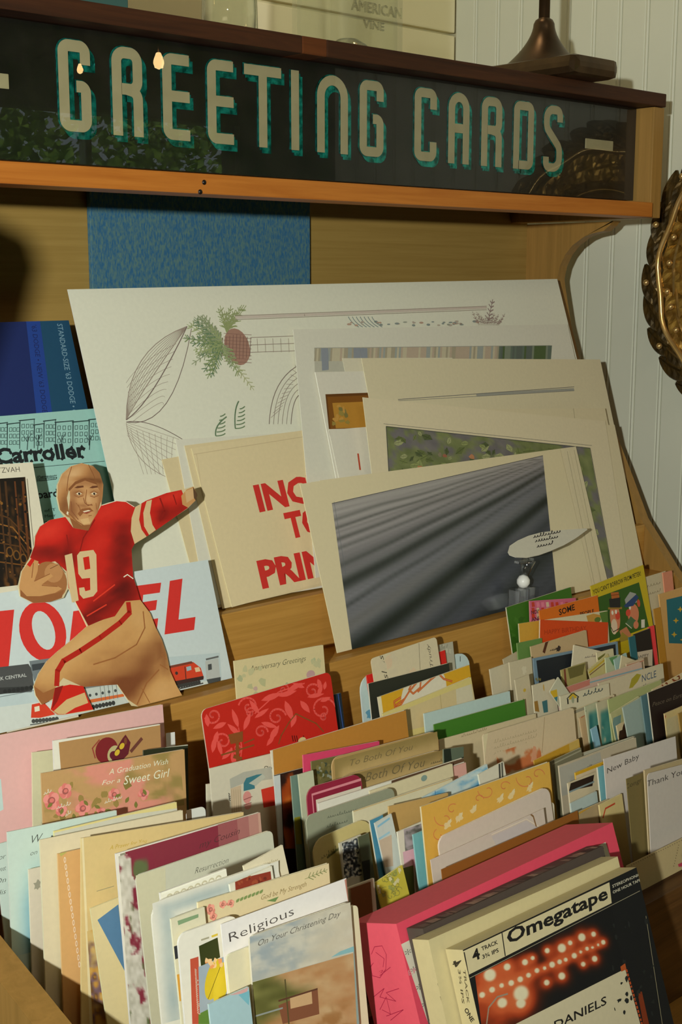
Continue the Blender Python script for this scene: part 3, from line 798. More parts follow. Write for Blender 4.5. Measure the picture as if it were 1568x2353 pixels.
for q in range(6): arc(c, (618+q*10, 975), (622+q*10, 870+q*8), (692, 836+q*14), 1.6 if q in (0, 5) else 0.9, LD)
for k in range(12): c.line([(622+k*5, 960-k*11), (645+k*4, 940-k*8)], 0.9, LN)
for k in range(7): arc(c, (800+k*9, 728), (806+k*9, 742), (824+k*9, 752), 1.8, (120, 134, 136))
for k in range(40):
    u = r.uniform(800, 1100); c.ell((u, 746-(u-800)*0.006+r.uniform(-6, 3)), r.uniform(3, 8), r.uniform(1.5, 3), r.choice([(150, 154, 140), (176, 164, 150), (132, 142, 138), (178, 150, 132)]), n=7)
for k in range(16): c.fern((1100+k*3, 748), (1085+k*5, 722-r.uniform(-12, 6)), 1.3, (150, 130, 122), n=4, seed=k)
c.fern((1120, 745), (1132, 688), 2.4, (142, 122, 118), n=6)
for a, b in (((495, 1002), (520, 958)), ((540, 985), (548, 922))):
    arc(c, a, (a[0]-4, b[1]+20), b, 3, (96, 122, 92))
    for k in range(6): arc(c, (a[0]+k*2, a[1]-k*9), (a[0]+16, a[1]-k*9), (a[0]+22, a[1]-6-k*9), 2.4, (110, 134, 100))
c.done()

# --- INCH TO PRINT stack
for k, (a, b) in enumerate((((372, 1056), (660, 1002)), ((404, 1010), (672, 994)), ((424, 1024), (690, 990)))):
    pr('backing_sheet', ('cream backing sheet showing farthest left behind the red lettered print', 'white backing sheet with bent top behind the red lettered print', 'cream backing sheet just behind the red lettered print')[k],
       a, b, 0.0014+k*0.0009, ((206, 190, 150), (208, 206, 190), (208, 192, 152))[k], cat='sheet', t=0.0005).done()
c = pr('lettered_print', 'cream print with big red capital lettering, half hidden by the dark blue print', (440, 1030), (800, 972), 0.0043, (212, 196, 156), t=0.0006)
RED = (196, 48, 42)
c.text('INCH', (596, 1174), (762, 1140), 60, RED, off=0.045)
c.text('TO', (665, 1236), (748, 1218), 58, RED, off=0.045)
c.text('PRINT', (603, 1350), (806, 1306), 62, RED, off=0.045)
c.line([(446, 1044), (720, 1000)], 2, (196, 178, 140)); c.line([(452, 1044), (500, 1380)], 1.4, (196, 178, 140))
c.done()
# --- prints at right
c = pr('street_print', 'white print with narrow strip of street scene showing, second from the back', (674, 757), (1306, 745), 0.0052, (208, 206, 190), t=0.0005, shape=[(726, 1328), (1400, 1180), (1305, 745), (674, 757)])
r = random.Random(5)
c.poly([(722, 800), (1264, 794), (1266, 850), (724, 860)], (178, 176, 160))
for k in range(120):
    u = 724+k*4.5
    pal = [(160, 152, 130), (186, 178, 152), (176, 160, 140), (150, 156, 150)] if u < 1145 else [(78, 96, 60), (96, 110, 98), (120, 130, 112), (90, 100, 92)]
    c.poly([(u, 800-(u-722)*0.011), (u+r.uniform(4, 11), 800-(u-722)*0.011), (u+r.uniform(4, 9), 830), (u-2, 830)], r.choice(pal))
for u in (738, 812, 828): c.poly([(u, 800), (u+16, 800), (u+17, 850), (u+2, 852)], (134, 140, 148))
c.line([(722, 800), (1264, 794)], 1.4, (150, 150, 140))
c.done()
pr('mat_sheet', 'small corner of a white mat sheet showing above the window mat', (787, 823), (1040, 822), 0.0066, (206, 200, 176), cat='sheet', t=0.0004).done()
# window mat with a real opening
c = pr('window_mat', 'white mat with a cut window onto an amber framed picture', (725, 855), (1000, 850), 0.0080, (210, 206, 190), cat='mat', t=0.0012)
c.poly([(748, 906), (960, 898), (990, 980), (756, 986)], (96, 58, 18))
c.poly([(752, 912), (960, 904), (985, 980), (760, 986)], (122, 76, 22))
c.poly([(764, 926), (960, 918), (980, 980), (772, 984)], (176, 128, 48))
for k in range(14): c.ell((r.uniform(766, 800), r.uniform(930, 980)), r.uniform(4, 9), r.uniform(3, 8), r.choice([(120, 112, 62), (146, 128, 62), (186, 140, 66)]), seed=k, rough=0.3, n=9)
c.done()
c = pr('torn_sheet', 'small white sheet slipped low in front of the window mat', (756, 988), (880, 978), 0.0087, (210, 206, 190), cat='sheet', t=0.0005)
c.line([(823, 1042), (828, 1080)], 5, (176, 70, 44)); c.poly([(754, 990), (757, 990), (762, 1018), (758, 1020)], (96, 50, 24))
c.done()
c = pr('ruled_print', 'broad cream print with one ruled grey line, its corner beside the wall', (831, 823), (1380, 826), 0.0095, (206, 196, 164), t=0.0006)
c.line([(1095, 908), (1320, 895)], 7, (150, 150, 140)); c.line([(915, 918), (1320, 889)], 1.6, (110, 108, 104)); c.line([(915, 921), (1320, 898)], 1.2, (120, 118, 112))
c.done()
FB = ZB-0.002
def pb(name, label, tl, tr, s, col=CRM, **kw): return pr(name, label, tl, tr, s, col, floor=FB, **kw)
c = pb('cream_print', 'cream print with a short darker line near its right corner, behind the leaf print', (900, 942), (1391, 938), 0.0226, (206, 194, 160), t=0.0006); c.line([(1318, 936), (1322, 966)], 1.4, (150, 140, 112)); c.done()  # short darker line drawn down from the top edge
c = pb('edge_print', 'cream print standing farthest right of the prints, against the side panel', (905, 990), (1413, 976), 0.0245, (206, 194, 160), t=0.0008); c.done()
c = pb('leaf_print', 'cream print with a dark picture of green leaves and red flowers', (834, 913), (1392, 968), 0.0262, (210, 198, 166), t=0.0006)
pic = [(887, 980), (1356, 1030), (1412, 1340), (905, 1290)]
def leafy(a, b):
    n1 = fb(a*16, b*11, 31); n2 = fb(a*34, b*22, 47); base = mix((96, 92, 96), (120, 116, 112), n2)
    return mix(base, mix((88, 98, 58), (134, 140, 92), n2), ss(0.42, 0.58, n1))
c.field(pic, 70, 44, leafy)
for k in range(230):
    a, b = r.random(), r.random()
    u = 887+467*a+26*b; v = 980+50*a+310*b
    q = r.uniform(0, 6.3); l_ = r.uniform(12, 30)
    if k < 170 or a > 0.86:
        g = r.choice([(112, 122, 72), (138, 146, 92), (96, 106, 62), (152, 156, 110), (82, 92, 58)])
        du, dv = math.cos(q)*l_, math.sin(q)*l_
        p = [(u, v), (u+du*.35-dv*.28, v+dv*.35+du*.28), (u+du*.7-dv*.22, v+dv*.7+du*.22), (u+du, v+dv), (u+du*.6+dv*.3, v+dv*.6-du*.3)]
        lo = lambda p_: p_[0] > 889+(p_[1]-980)*0.05 and p_[0] < 1352+(p_[1]-1030)*0.15 and p_[1] > 982+(p_[0]-887)*0.107
        if all(lo(x_) for x_ in p): c.poly(p, g); c.line([p[0], p[3]], 1.2, tuple(x_*0.7 for x_ in g)); c.line([p[1], p[4]], 0.9, tuple(x_*0.8 for x_ in g))
    elif 940 < u < 1340 and v > 1010+(u-887)*0.107 and v < 1110:
        c.ell((u, v), r.uniform(5, 10), r.uniform(3, 7), r.choice([(168, 92, 66), (150, 96, 74), (178, 124, 86), (126, 118, 96)]), seed=k, rough=0.25, n=8)
c.line(pic[:2], 1.6, (70, 70, 66)); c.line([pic[0], pic[3]], 1.6, (70, 70, 66)); c.line([pic[1], pic[2]], 1.6, (70, 70, 66))
c.line([(881, 974), (1360, 1024)], 1.0, (110, 106, 98))
c.done()
for k, (a, b) in enumerate((((735, 1104), (1324, 1026)), ((715, 1108), (1308, 1029)))):
    c = pb('picture_sheet', ('cream sheet with outermost right margin behind the dark blue print', 'cream sheet with middle right margin just behind the dark blue print')[k], a, b, 0.0300+k*0.0009, (208, 196, 162), cat='sheet', t=0.0006)
    c.line([(b[0]-4, b[1]+8), (b[0]+62, b[1]+330)], 1.3, (158, 148, 120)); c.line([(b[0]-16, b[1]+20), (b[0]-8, b[1]+100)], 1.2, (180, 168, 136)); c.done()
c = pb('streaked_print', 'cream bordered print of dark blue grey diagonal streaks', (690, 1112), (1288, 1032), 0.0322, (210, 198, 162), mat=GLOSSY, t=0.0008)
pc = [(763, 1157), (1248, 1047), (1285, 1420), (812, 1512)]
def pq(a, b):
    t0 = (pc[0][0]+(pc[1][0]-pc[0][0])*a, pc[0][1]+(pc[1][1]-pc[0][1])*a); t1 = (pc[3][0]+(pc[2][0]-pc[3][0])*a, pc[3][1]+(pc[2][1]-pc[3][1])*a)
    return (t0[0]+(t1[0]-t0[0])*b, t0[1]+(t1[1]-t0[1])*b)
def streak(a, b):
    lo, hi = 0.0, 3.2                                # which streak line passes through (a, b)
    for _ in range(18):
        m = (lo+hi)/2
        if m+(0.30*m**1.6-m)*(1.08*a-0.08*a*a) < b: lo = m
        else: hi = m
    s_ = (lo+hi)/2
    col = ramp([(0, (156, 152, 148)), (0.25, (142, 138, 138)), (0.55, (116, 116, 120)), (0.9, (92, 95, 102)), (1.3, (70, 73, 82)), (2.2, (50, 52, 58)), (3.2, (44, 46, 50))], s_)
    d = 0.0
    for p, w, k in ((0.10, .012, .25), (0.16, .010, .3), (0.23, .014, .3), (0.30, .012, .25), (0.40, .022, .35), (0.53, .045, .55), (0.66, .02, .25), (0.95, .075, .70), (1.20, .05, .25), (1.52, .10, .45)):
        d = max(d, k*math.exp(-((s_-p-0.02*(vn(a*5, p*30, 4)-.5))/w)**2))
    d2 = 0.30*math.exp(-((s_-0.80)/0.06)**2)+0.25*math.exp(-((s_-1.08)/0.05)**2)
    g = 1+0.16*(vn(s_*46, a*2.0, 12)-.5)+0.10*(vn(s_*110, a*3, 13)-.5)
    col = mix(tuple(x_*g for x_ in col), (26, 32, 26), min(1, d*1.25))
    return mix(col, (138, 132, 118), d2*(1-a*0.5))
c.field(pc, 40, 150, streak)
c.line([pc[0], pc[1]], 1.6, (84, 82, 84)); c.line([(768, 1153), (795, 1320)], 1.0, (96, 104, 108))
c.done()

# ================================================================== booklet, card and cut-out on the second shelf
c = pb('gothic_card', 'white bordered card with photo of a dark gothic church interior', (-90, 1074), (75, 1062), 0.0237, (212, 206, 184), cat='greeting card', t=0.001)
c.text('BAR MITZVAH', (-58, 1090), (46, 1084), 13, (70, 64, 56), off=-0.008)
c.field([(-90, 1106), (58, 1096), (80, 1340), (-90, 1360)], 30, 46, lambda a, b: mix((24, 18, 12), (104, 66, 28), ss(.48, .8, fb(a*22, b*9, 3))*(0.4+0.6*b)))
r = random.Random(9)
for k in range(6):
    c.line([(-10, 1180+k*22), (20+k*9, 1190+k*22), (70+k, 1240+k*22)], 3, r.choice([(112, 70, 28), (86, 54, 24), (140, 92, 40)]))
for u, w in ((12, 5), (34, 4), (52, 6), (-2, 4)): c.line([(u, 1106), (u+18, 1330)], w, r.choice([(74, 48, 26), (96, 54, 26)]))
for k in range(40): c.ell((r.uniform(0, 66), r.uniform(1130, 1330)), r.uniform(1.5, 4), r.uniform(1.5, 4), r.choice([(132, 88, 36), (60, 40, 22), (92, 60, 30), (24, 18, 14)]), n=6)
for k in range(3):
    cx_, cy_ = (22+k*16, 1268+k*8); c.ell((cx_, cy_), 9, 12, (110, 72, 30)); c.ell((cx_, cy_), 6, 9, (34, 24, 16))
c.line([(62, 1100), (84, 1330)], 1.4, (120, 112, 96)); c.done()

c = pb('train_booklet', 'pale blue model train booklet with large red capitals and painted locomotives', (-120, 1382), (478, 1286), 0.0292, (196, 208, 208), cat='booklet', t=0.003, edge=(196, 190, 70))
LR = (206, 50, 44)
K = zf(0, 930, 0.3827)
def P5(col, *p): c.poly(K(*p), col)
P5(LR, (-60, 1245), (85, 1230), (52, 1572), (-60, 1590))
c.ell(K((258, 1360))[0], 58, 70, LR, rot=0.12, n=28); c.ell(K((262, 1355))[0], 27, 46, (198, 208, 206), rot=0.12, n=24)
P5(LR, (440, 1240), (520, 1228), (640, 1420), (660, 1200), (735, 1190), (690, 1530), (620, 1540), (500, 1350), (480, 1560), (400, 1570))
P5(LR, (800, 1090), (968, 1068), (960, 1128), (860, 1142), (856, 1186), (944, 1172), (936, 1232), (846, 1246), (840, 1300), (950, 1282), (942, 1348), (770, 1376))
P5(LR, (1020, 1058), (1096, 1044), (1072, 1290), (1174, 1274), (1166, 1352), (988, 1380))
c.poly([(-120, 1552), (505, 1500), (512, 1590), (-120, 1760)], (182, 198, 200)); c.poly([(-120, 1640), (512, 1560), (512, 1590), (-120, 1720)], (200, 208, 202))
# steam tender, orange diesel, grey cars
P5((74, 76, 76), (-40, 1580), (170, 1556), (192, 1590), (205, 1700), (10, 1725), (-40, 1730)); P5((52, 54, 54), (-40, 1700), (200, 1690), (190, 1725), (30, 1735), (-40, 1745))
c.text('YORK CENTRAL', K((-60, 1664))[0], K((160, 1632))[0], 8, (190, 194, 190), off=0.01)
P5((110, 120, 124), (175, 1540), (300, 1522), (300, 1640), (205, 1660)); P5((60, 66, 70), (190, 1560), (290, 1545), (290, 1580), (195, 1598))
for i in range(7):
    q = K((30+i*26, 1722-i*4))[0]; c.ell(q, 5, 5, (40, 42, 42), n=10)
P5((204, 66, 38), (1020, 1575), (1160, 1545), (1205, 1580), (1225, 1640), (1050, 1680), (1022, 1650)); P5((120, 60, 44), (1010, 1570), (1150, 1540), (1160, 1552), (1020, 1582))
P5((150, 178, 186), (1118, 1575), (1146, 1568), (1150, 1592), (1122, 1600)); P5((60, 40, 36), (1050, 1660), (1222, 1628), (1222, 1650), (1060, 1686)); P5((220, 190, 150), (1168, 1580), (1195, 1575), (1205, 1600), (1175, 1606))
c.line(K((1110, 1572), (1118, 1660)), 2.2, (70, 40, 36)); c.ell(K((1060, 1612))[0], 4, 4, (60, 50, 46), n=10)
for i in range(9): c.ell(K((1075+i*15, 1690-i*3))[0], 4.4, 5, (58, 58, 56), n=9)
c.line(K((1080, 1705), (1220, 1672)), 3, (64, 64, 62)); P5((176, 182, 178), (1232, 1540), (1310, 1520), (1322, 1640), (1240, 1655)); c.line(K((1236, 1530), (1312, 1512)), 4, (96, 98, 96)); P5((70, 74, 74), (1248, 1560), (1270, 1555), (1272, 1590), (1250, 1595))
P5((70, 74, 74), (1240, 1650), (1325, 1635), (1325, 1662), (1250, 1675)); c.line(K((1080, 1720), (1335, 1672)), 1.5, (120, 124, 122))
P5((188, 196, 190), (490, 1700), (700, 1668), (735, 1740), (780, 1810), (560, 1850)); P5((206, 104, 52), (530, 1772), (742, 1735), (745, 1752), (535, 1792)); P5((120, 128, 126), (490, 1690), (700, 1658), (704, 1674), (495, 1708))
for i in range(5): c.ell(K((540+i*38, 1745-i*7))[0], 3.6, 3.6, (70, 76, 76), n=9)
for i in range(7): c.ell(K((560+i*20, 1815-i*4))[0], 5, 5.5, (56, 58, 56), n=9)
for i in range(5): c.line(K((600+i*24, 1690-i*4), (610+i*24, 1780-i*4)), 1.1, (96, 100, 98))
P5((206, 62, 38), (190, 1800), (260, 1785), (330, 1860), (240, 1880), (185, 1880)); P5((220, 214, 190), (205, 1815), (235, 1808), (238, 1838), (208, 1845))
for i in range(8): c.ell(K((200+i*20, 1900-i*2))[0], 5, 5, (70, 74, 72), n=9)
c.line(K((180, 1922), (360, 1896)), 2.4, (80, 86, 84)); c.line(K((-30, 1760), (210, 1715)), 1.4, (110, 120, 122))
c.done()

OUT = K((490, 350), (560, 368), (598, 408), (620, 480), (616, 545), (608, 602), (650, 588), (700, 576), (758, 580), (812, 615), (880, 575), (1000, 530), (1090, 511), (1160, 490), (1184, 540), (1172, 578),
        (1130, 620), (1040, 682), (960, 738), (880, 792), (808, 836), (790, 870), (795, 960), (800, 1035), (818, 1090), (840, 1170), (900, 1250), (935, 1340), (970, 1410), (1002, 1500), (1022, 1600), (1062, 1690),
        (1094, 1745), (830, 1812), (795, 1808), (768, 1770), (705, 1680), (500, 1692), (522, 1750), (560, 1830), (562, 1835), (385, 1862), (345, 1862), (305, 1830), (325, 1775), (290, 1780), (250, 1800), (215, 1745), (203, 1690), (232, 1615),
        (282, 1540), (350, 1478), (440, 1405), (524, 1330), (462, 1200), (412, 1100), (382, 1160), (300, 1184), (200, 1190), (122, 1150), (110, 1090), (130, 1000), (180, 918), (206, 850), (212, 790), (242, 730),
        (300, 692), (390, 672), (358, 630), (343, 560), (345, 480), (372, 415), (425, 368))
c = pb('player_cutout', 'die cut card football player in red jersey carrying a ball', (40, 1067), (455, 1067), 0.0335, (206, 190, 150), cat='cutout', t=0.0014, shape=OUT[::-1])
SK, SKD, SKL = (196, 146, 92), (146, 92, 52), (214, 174, 120)
JR, JD, JB = (200, 34, 22), (140, 22, 16), (220, 58, 38)
PT, PTD, PTL = (198, 148, 88), (152, 96, 52), (212, 170, 112)
def Q(col, *p): c.poly(K(*p), col)
def ql(col, w, *p): c.line(K(*p), w, col)
def blobs(*B):
    def f(u, v):
        x, y = u/0.3827, (v-930)/0.3827; d = 0.0
        for bx, by, rx, ry, ro, k in B:
            dx, dy = x-bx, y-by; c_, s_ = math.cos(ro), math.sin(ro); p, q_ = dx*c_+dy*s_, -dx*s_+dy*c_
            d += k*math.exp(-0.5*((p/rx)**2+(q_/ry)**2))
        return d, x, y
    return f
def paint(pts, dark, mid, light, B, ns=0.25, sc=(70, 45), n=34):
    f = blobs(*B)
    def fn(u, v):
        d, x, y = f(u, v); d += ns*(fb(x/sc[0], y/sc[1], 5)-0.5)*2
        return mix(mid, dark, d) if d > 0 else mix(mid, light, -d)
    c.spoly(K(*pts), fn, n)
paint([(680, 1240), (750, 1180), (842, 1172), (902, 1252), (936, 1340), (972, 1410), (1002, 1500), (1022, 1600), (1062, 1690), (1094, 1745), (830, 1812), (768, 1770), (705, 1680), (500, 1695), (380, 1640), (330, 1700), (250, 1800), (215, 1745), (203, 1690), (232, 1615), (282, 1540), (350, 1478), (440, 1405), (524, 1330), (600, 1300)],
      (122, 70, 38), (196, 148, 90), (216, 176, 120), [(640, 1680, 190, 38, -0.12, .75), (880, 1570, 55, 120, .35, .75), (760, 1720, 50, 60, .3, .9), (250, 1770, 70, 34, .7, .6), (690, 1560, 220, 60, -0.4, .25), (480, 1440, 190, 40, -0.62, -.6), (850, 1330, 50, 110, -.3, -.3), (960, 1700, 80, 60, 0, -.5), (985, 1520, 20, 90, -.25, .5), (300, 1620, 60, 50, 0, -.2)], 0.14)
ql(PTD, 3, (860, 1240), (870, 1340), (820, 1440), (690, 1520), (560, 1560)); ql(PTD, 2.5, (960, 1560), (1010, 1590)); ql(PTD, 2.5, (970, 1500), (1000, 1530)); ql(PTD, 2, (850, 1700), (900, 1790))
Q(PTD, (205, 1690), (260, 1730), (330, 1700), (320, 1765), (255, 1800), (215, 1745))
ql((176, 34, 20), 12, (770, 1185), (778, 1250), (720, 1310), (600, 1400), (480, 1480), (380, 1540), (345, 1600), (340, 1690))
# sock
Q(JR, (330, 1700), (420, 1680), (500, 1690), (522, 1750), (560, 1830), (385, 1860), (346, 1860), (305, 1830))
Q((206, 176, 122), (322, 1840), (400, 1770), (508, 1728), (530, 1790), (450, 1820), (390, 1858), (350, 1858)); Q(JD, (330, 1700), (380, 1685), (345, 1780), (310, 1830), (318, 1790))
# jersey
paint([(240, 732), (300, 692), (392, 674), (440, 740), (530, 756), (560, 690), (608, 605), (700, 576), (758, 580), (812, 615), (880, 575), (1000, 530), (1090, 511), (1130, 618), (1040, 682), (960, 738), (880, 792), (808, 836),
  (790, 870), (795, 960), (800, 1035), (818, 1090), (842, 1172), (752, 1180), (690, 1270), (620, 1290), (530, 1328), (462, 1200), (412, 1100), (400, 1000), (330, 940), (240, 960), (180, 918), (206, 850), (212, 790)],
  (96, 16, 12), (196, 34, 24), (222, 58, 42), [(730, 900, 55, 150, .05, .8), (280, 890, 110, 42, .15, .75), (415, 860, 24, 130, 0, .45), (770, 1120, 60, 50, 0, .6), (560, 1285, 120, 40, -.5, .7), (500, 790, 40, 60, .3, .3), (975, 650, 24, 60, .3, .55), (1060, 640, 60, 24, -.5, .4), (640, 1150, 110, 18, -.55, .5), (590, 1230, 110, 14, -.5, .4),
   (310, 760, 70, 40, -.5, -.7), (690, 630, 90, 34, -.3, -.6), (1020, 560, 70, 20, -.35, -.6), (590, 830, 60, 60, 0, -.25), (230, 830, 20, 50, .2, -.3)], 0.22, n=44)
ql(JD, 3, (570, 690), (500, 800), (480, 880)); ql(JD, 3, (400, 780), (420, 900)); ql(JB, 3, (560, 1180), (690, 1080)); ql(JB, 3, (520, 1270), (640, 1200)); ql(JD, 4, (960, 560), (990, 640), (960, 700)); ql(JD, 3, (1040, 540), (1060, 600))
ql((232, 224, 200), 2.4, (742, 1035), (765, 1020), (800, 1045)); ql((232, 224, 200), 1.5, (612, 604), (700, 577), (756, 582), (806, 614))
CR = (210, 184, 138)
Q(CR, (812, 615), (850, 592), (835, 690), (850, 750), (880, 792), (808, 836), (785, 760), (790, 680)); Q(CR, (880, 580), (912, 570), (900, 650), (915, 720), (935, 752), (895, 782), (865, 730), (860, 650))
# number 19
Q(CR, (388, 905), (432, 892), (472, 1175), (432, 1188), (408, 1060), (400, 990))
Q(CR, (480, 882), (560, 872), (578, 900), (584, 1120), (560, 1150), (500, 1165), (478, 1140), (474, 1100), (505, 1096), (512, 1120), (542, 1112), (540, 1040), (492, 1045), (470, 1015), (462, 905)); Q(JR, (498, 918), (534, 910), (542, 985), (508, 992))
# ball and hand
c.ell(K((302, 1055))[0], 41, 45, (160, 106, 62), rot=0.5, n=26); c.ell(K((322, 1010))[0], 24, 22, (184, 132, 84), rot=0.5, n=18)
Q(SK, (115, 1090), (132, 1000), (185, 925), (230, 940), (225, 1000), (205, 1060), (300, 1010), (318, 1030), (250, 1080), (345, 1090), (372, 1105), (330, 1130), (240, 1150), (200, 1188), (122, 1150))
Q(SKD, (122, 1110), (160, 1150), (240, 1150), (340, 1130), (385, 1110), (370, 1160), (300, 1184), (200, 1190), (122, 1150)); ql(SKD, 2, (205, 1060), (300, 1015)); ql(SKD, 2, (250, 1085), (345, 1092)); ql(SKD, 2, (200, 950), (190, 1040)); Q(JR, (160, 960), (190, 920), (206, 935), (180, 975))
ql((110, 66, 40), 1.4, (300, 985), (350, 960)); ql((110, 66, 40), 1.4, (340, 940), (392, 1010))
# cuff and stump of the cut hand
Q(SK, (1088, 548), (1120, 510), (1162, 492), (1184, 540), (1172, 578), (1128, 618), (1095, 600)); Q((206, 170, 122), (1110, 520), (1160, 500), (1168, 560), (1120, 590)); Q((90, 66, 44), (1158, 492), (1186, 540), (1176, 578), (1164, 560))
# neck, face, helmet
Q(SKD, (410, 660), (460, 700), (530, 690), (560, 690), (530, 756), (440, 740)); paint([(415, 470), (470, 440), (560, 450), (600, 500), (605, 580), (585, 650), (540, 720), (490, 725), (440, 690), (412, 640), (420, 560)],
      (128, 76, 44), (194, 144, 94), (222, 184, 136), [(430, 620, 20, 60, .2, .7), (600, 610, 16, 60, .1, .6), (510, 470, 70, 16, 0, .35), (530, 565, 14, 40, -.2, -.6), (470, 580, 26, 24, 0, -.25), (575, 585, 14, 22, 0, -.2), (470, 530, 34, 12, 0, .4), (565, 530, 30, 12, 0, .4), (520, 605, 34, 10, 0, .4), (510, 700, 30, 14, 0, -.5), (500, 610, 50, 8, .4, .2), (450, 660, 14, 40, .4, .3)], 0.1, n=26)
Q(SKD, (465, 655), (490, 625), (540, 618), (562, 640), (540, 640), (500, 650), (480, 672)); Q((150, 70, 50), (490, 648), (530, 634), (552, 640), (520, 656)); Q((226, 210, 180), (496, 641), (530, 632), (545, 637), (505, 647)); Q(SKL, (480, 690), (530, 680), (540, 712), (500, 720))
for x0 in (450, 540): Q((104, 60, 36), (x0-5, 500), (x0+15, 488), (x0+50, 486), (x0+52, 496), (x0+15, 502)); Q((222, 204, 170), (x0+5, 535), (x0+24, 524), (x0+42, 534), (x0+24, 545)); c.ell(K((x0+25, 535))[0], 2.8, 3.2, (60, 40, 30), n=9); ql(SKD, 1.5, (x0, 528), (x0+24, 518), (x0+46, 530))
ql(SKD, 2, (520, 510), (512, 575), (520, 600), (555, 604)); ql(SKD, 1.6, (470, 600), (485, 640)); ql(SKD, 1.6, (575, 590), (580, 630)); ql(SKD, 1.6, (530, 668), (550, 664))
HM, HMD, HML = (186, 132, 78), (132, 82, 46), (210, 168, 116)
paint([(490, 352), (560, 370), (598, 410), (620, 480), (616, 545), (608, 600), (600, 520), (570, 465), (510, 445), (450, 462), (415, 500), (400, 560), (412, 640), (440, 690), (400, 672), (360, 632), (345, 560), (347, 480), (374, 415), (427, 370)],
      (112, 66, 36), (182, 130, 80), (218, 180, 132), [(440, 420, 60, 30, -.6, -.8), (560, 400, 30, 40, .6, .4), (385, 610, 30, 60, .1, .7), (520, 452, 90, 10, .1, .8), (600, 470, 16, 60, 0, .4), (360, 540, 14, 50, 0, -.3)], 0.15, n=24)
Q(HMD, (450, 462), (510, 440), (575, 462), (600, 520), (580, 480), (510, 456), (455, 478), (415, 520), (410, 505)); Q((226, 214, 186), (402, 640), (412, 646), (408, 664), (398, 655))
ql(PTD, 3, (955, 1590), (880, 1670), (822, 1800)); ql((150, 96, 60), 2, (446, 545), (470, 556), (500, 546)); ql((150, 96, 60), 2, (540, 548), (565, 556), (592, 544)); ql((140, 86, 54), 2.2, (470, 690), (430, 640), (425, 580)); ql((150, 96, 60), 1.8, (455, 590), (478, 620), (480, 650)); ql((140, 86, 54), 2, (500, 560), (508, 590), (528, 606), (552, 598)); ql(HMD, 1.8, (530, 360), (560, 420), (575, 462)); ql(HMD, 1.6, (430, 372), (408, 440), (400, 520)); ql(SKD, 2.4, (410, 650), (460, 700), (520, 738))
c.done()

# ================================================================== cards in the tray: left column, back to front
FRONT = -0.500
def tc(label, tl, tr, y, col, name='greeting_card', cat='greeting card', **kw):
    kw.setdefault('t', 0.0006); kw.setdefault('fold', name == 'greeting_card')
    return Card(name, label, cat, tl, tr, y, col, **kw)
def leaf(c, p, L, a, w, col):
    ca, sa = math.cos(a), math.sin(a); P = []
    for sg in (1, -1):
        for k in (range(6) if sg > 0 else range(4, 0, -1)):
            q = k/5; o = sg*w*math.sin(math.pi*q**0.9)
            P.append((p[0]+ca*L*q-sa*o, p[1]+sa*L*q+ca*o))
    c.poly(P, col)
def mottle(c, u0, v0, u1, v1, n, cols, r0, r1, seed=0):
    r = random.Random(seed)
    for k in range(n):
        a, b = r.random(), r.random()
        c.ell((u0+(u1-u0)*a, v0+(v1-v0)*b), r.uniform(r0, r1), r.uniform(r0, r1), r.choice(cols), seed=k+seed*99, rough=0.35, n=8, rot=r.random())

c = tc('large plain pink card behind the bird head card', (-60, 1700), (374, 1619), 0.842, (216, 172, 168)); c.poly([(-70, 1800), (2, 1790), (8, 1860), (-70, 1900)], (186, 208, 204)); c.done()
c = tc('small white slip sticking up at the right edge of the pink card', (382, 1685), (402, 1682), 0.834, (212, 214, 208), name='paper_slip', cat='slip'); c.done()
c = tc('pale ivory card between the pink card and the rose graduation card', (74, 1729), (130, 1722), 0.828, (196, 194, 160)); c.done()
c = tc('white bordered tan card with a maroon and yellow bird head', (122, 1702), (368, 1664), 0.806, (222, 220, 204))
c.poly([(135, 1706), (368, 1666), (400, 1900), (150, 1900)], (172, 132, 84))
Kb = zf(0, 1600, 0.3316)
c.ell(Kb((740, 375))[0], 30, 30, (122, 34, 38), rot=-0.4, n=22); c.ell(Kb((790, 400))[0], 17, 20, (182, 172, 122), rot=-0.5, n=18); c.ell(Kb((790, 410))[0], 12, 10, (96, 28, 44), rot=-0.5)
c.poly(Kb((770, 420), (850, 290), (870, 265), (905, 320), (890, 400), (840, 450), (780, 455)), (96, 30, 40)); c.line(Kb((905, 385), (985, 290)), 8, (104, 58, 48))
for p in ((845, 345), (812, 390)): c.ell(Kb(p)[0], 8, 6, (206, 176, 52), rot=0.8)
c.ell(Kb((870, 310))[0], 4, 8, (120, 70, 40)); c.line(Kb((660, 430), (640, 360), (690, 300)), 3, (148, 60, 52))
c.done()
c = tc('narrow black and green card edge right of the rose graduation card', (330, 1724), (432, 1711), 0.793, (40, 44, 26)); c.line([(380, 1716), (432, 1711)], 4, (190, 190, 170)); c.done()
c = tc('tan graduation card with pink roses and white script', (95, 1777), (424, 1722), 0.778, (184, 146, 96))
c.field([(96, 1779), (412, 1725), (424, 1850), (104, 1900)], 44, 24, lambda a, b: mix(mix((186, 148, 98), (150, 130, 74), ss(.5, .75, fb(a*7, b*4, 5))), (212, 140, 122), ss(.46, .62, fb(a*5, b*3.2, 2))*ss(.1, .3, a)*ss(1.0, .75, a)))
mottle(c, 100, 1800, 300, 1880, 16, [(150, 128, 70), (132, 116, 60), (170, 140, 90)], 6, 12, 3)
for (u, v), q in (((118, 1840), 20), ((150, 1818), 17), ((190, 1858), 17), ((262, 1826), 14), ((330, 1825), 13), ((140, 1862), 14), ((232, 1868), 12)): c.rose((u, v), q, (214, 120, 112), seed=int(u))
for k in range(10): leaf(c, (120+k*24, 1845+(k % 3)*14-k*2), 16, 2.4-k*0.5, 4, (120, 118, 56))
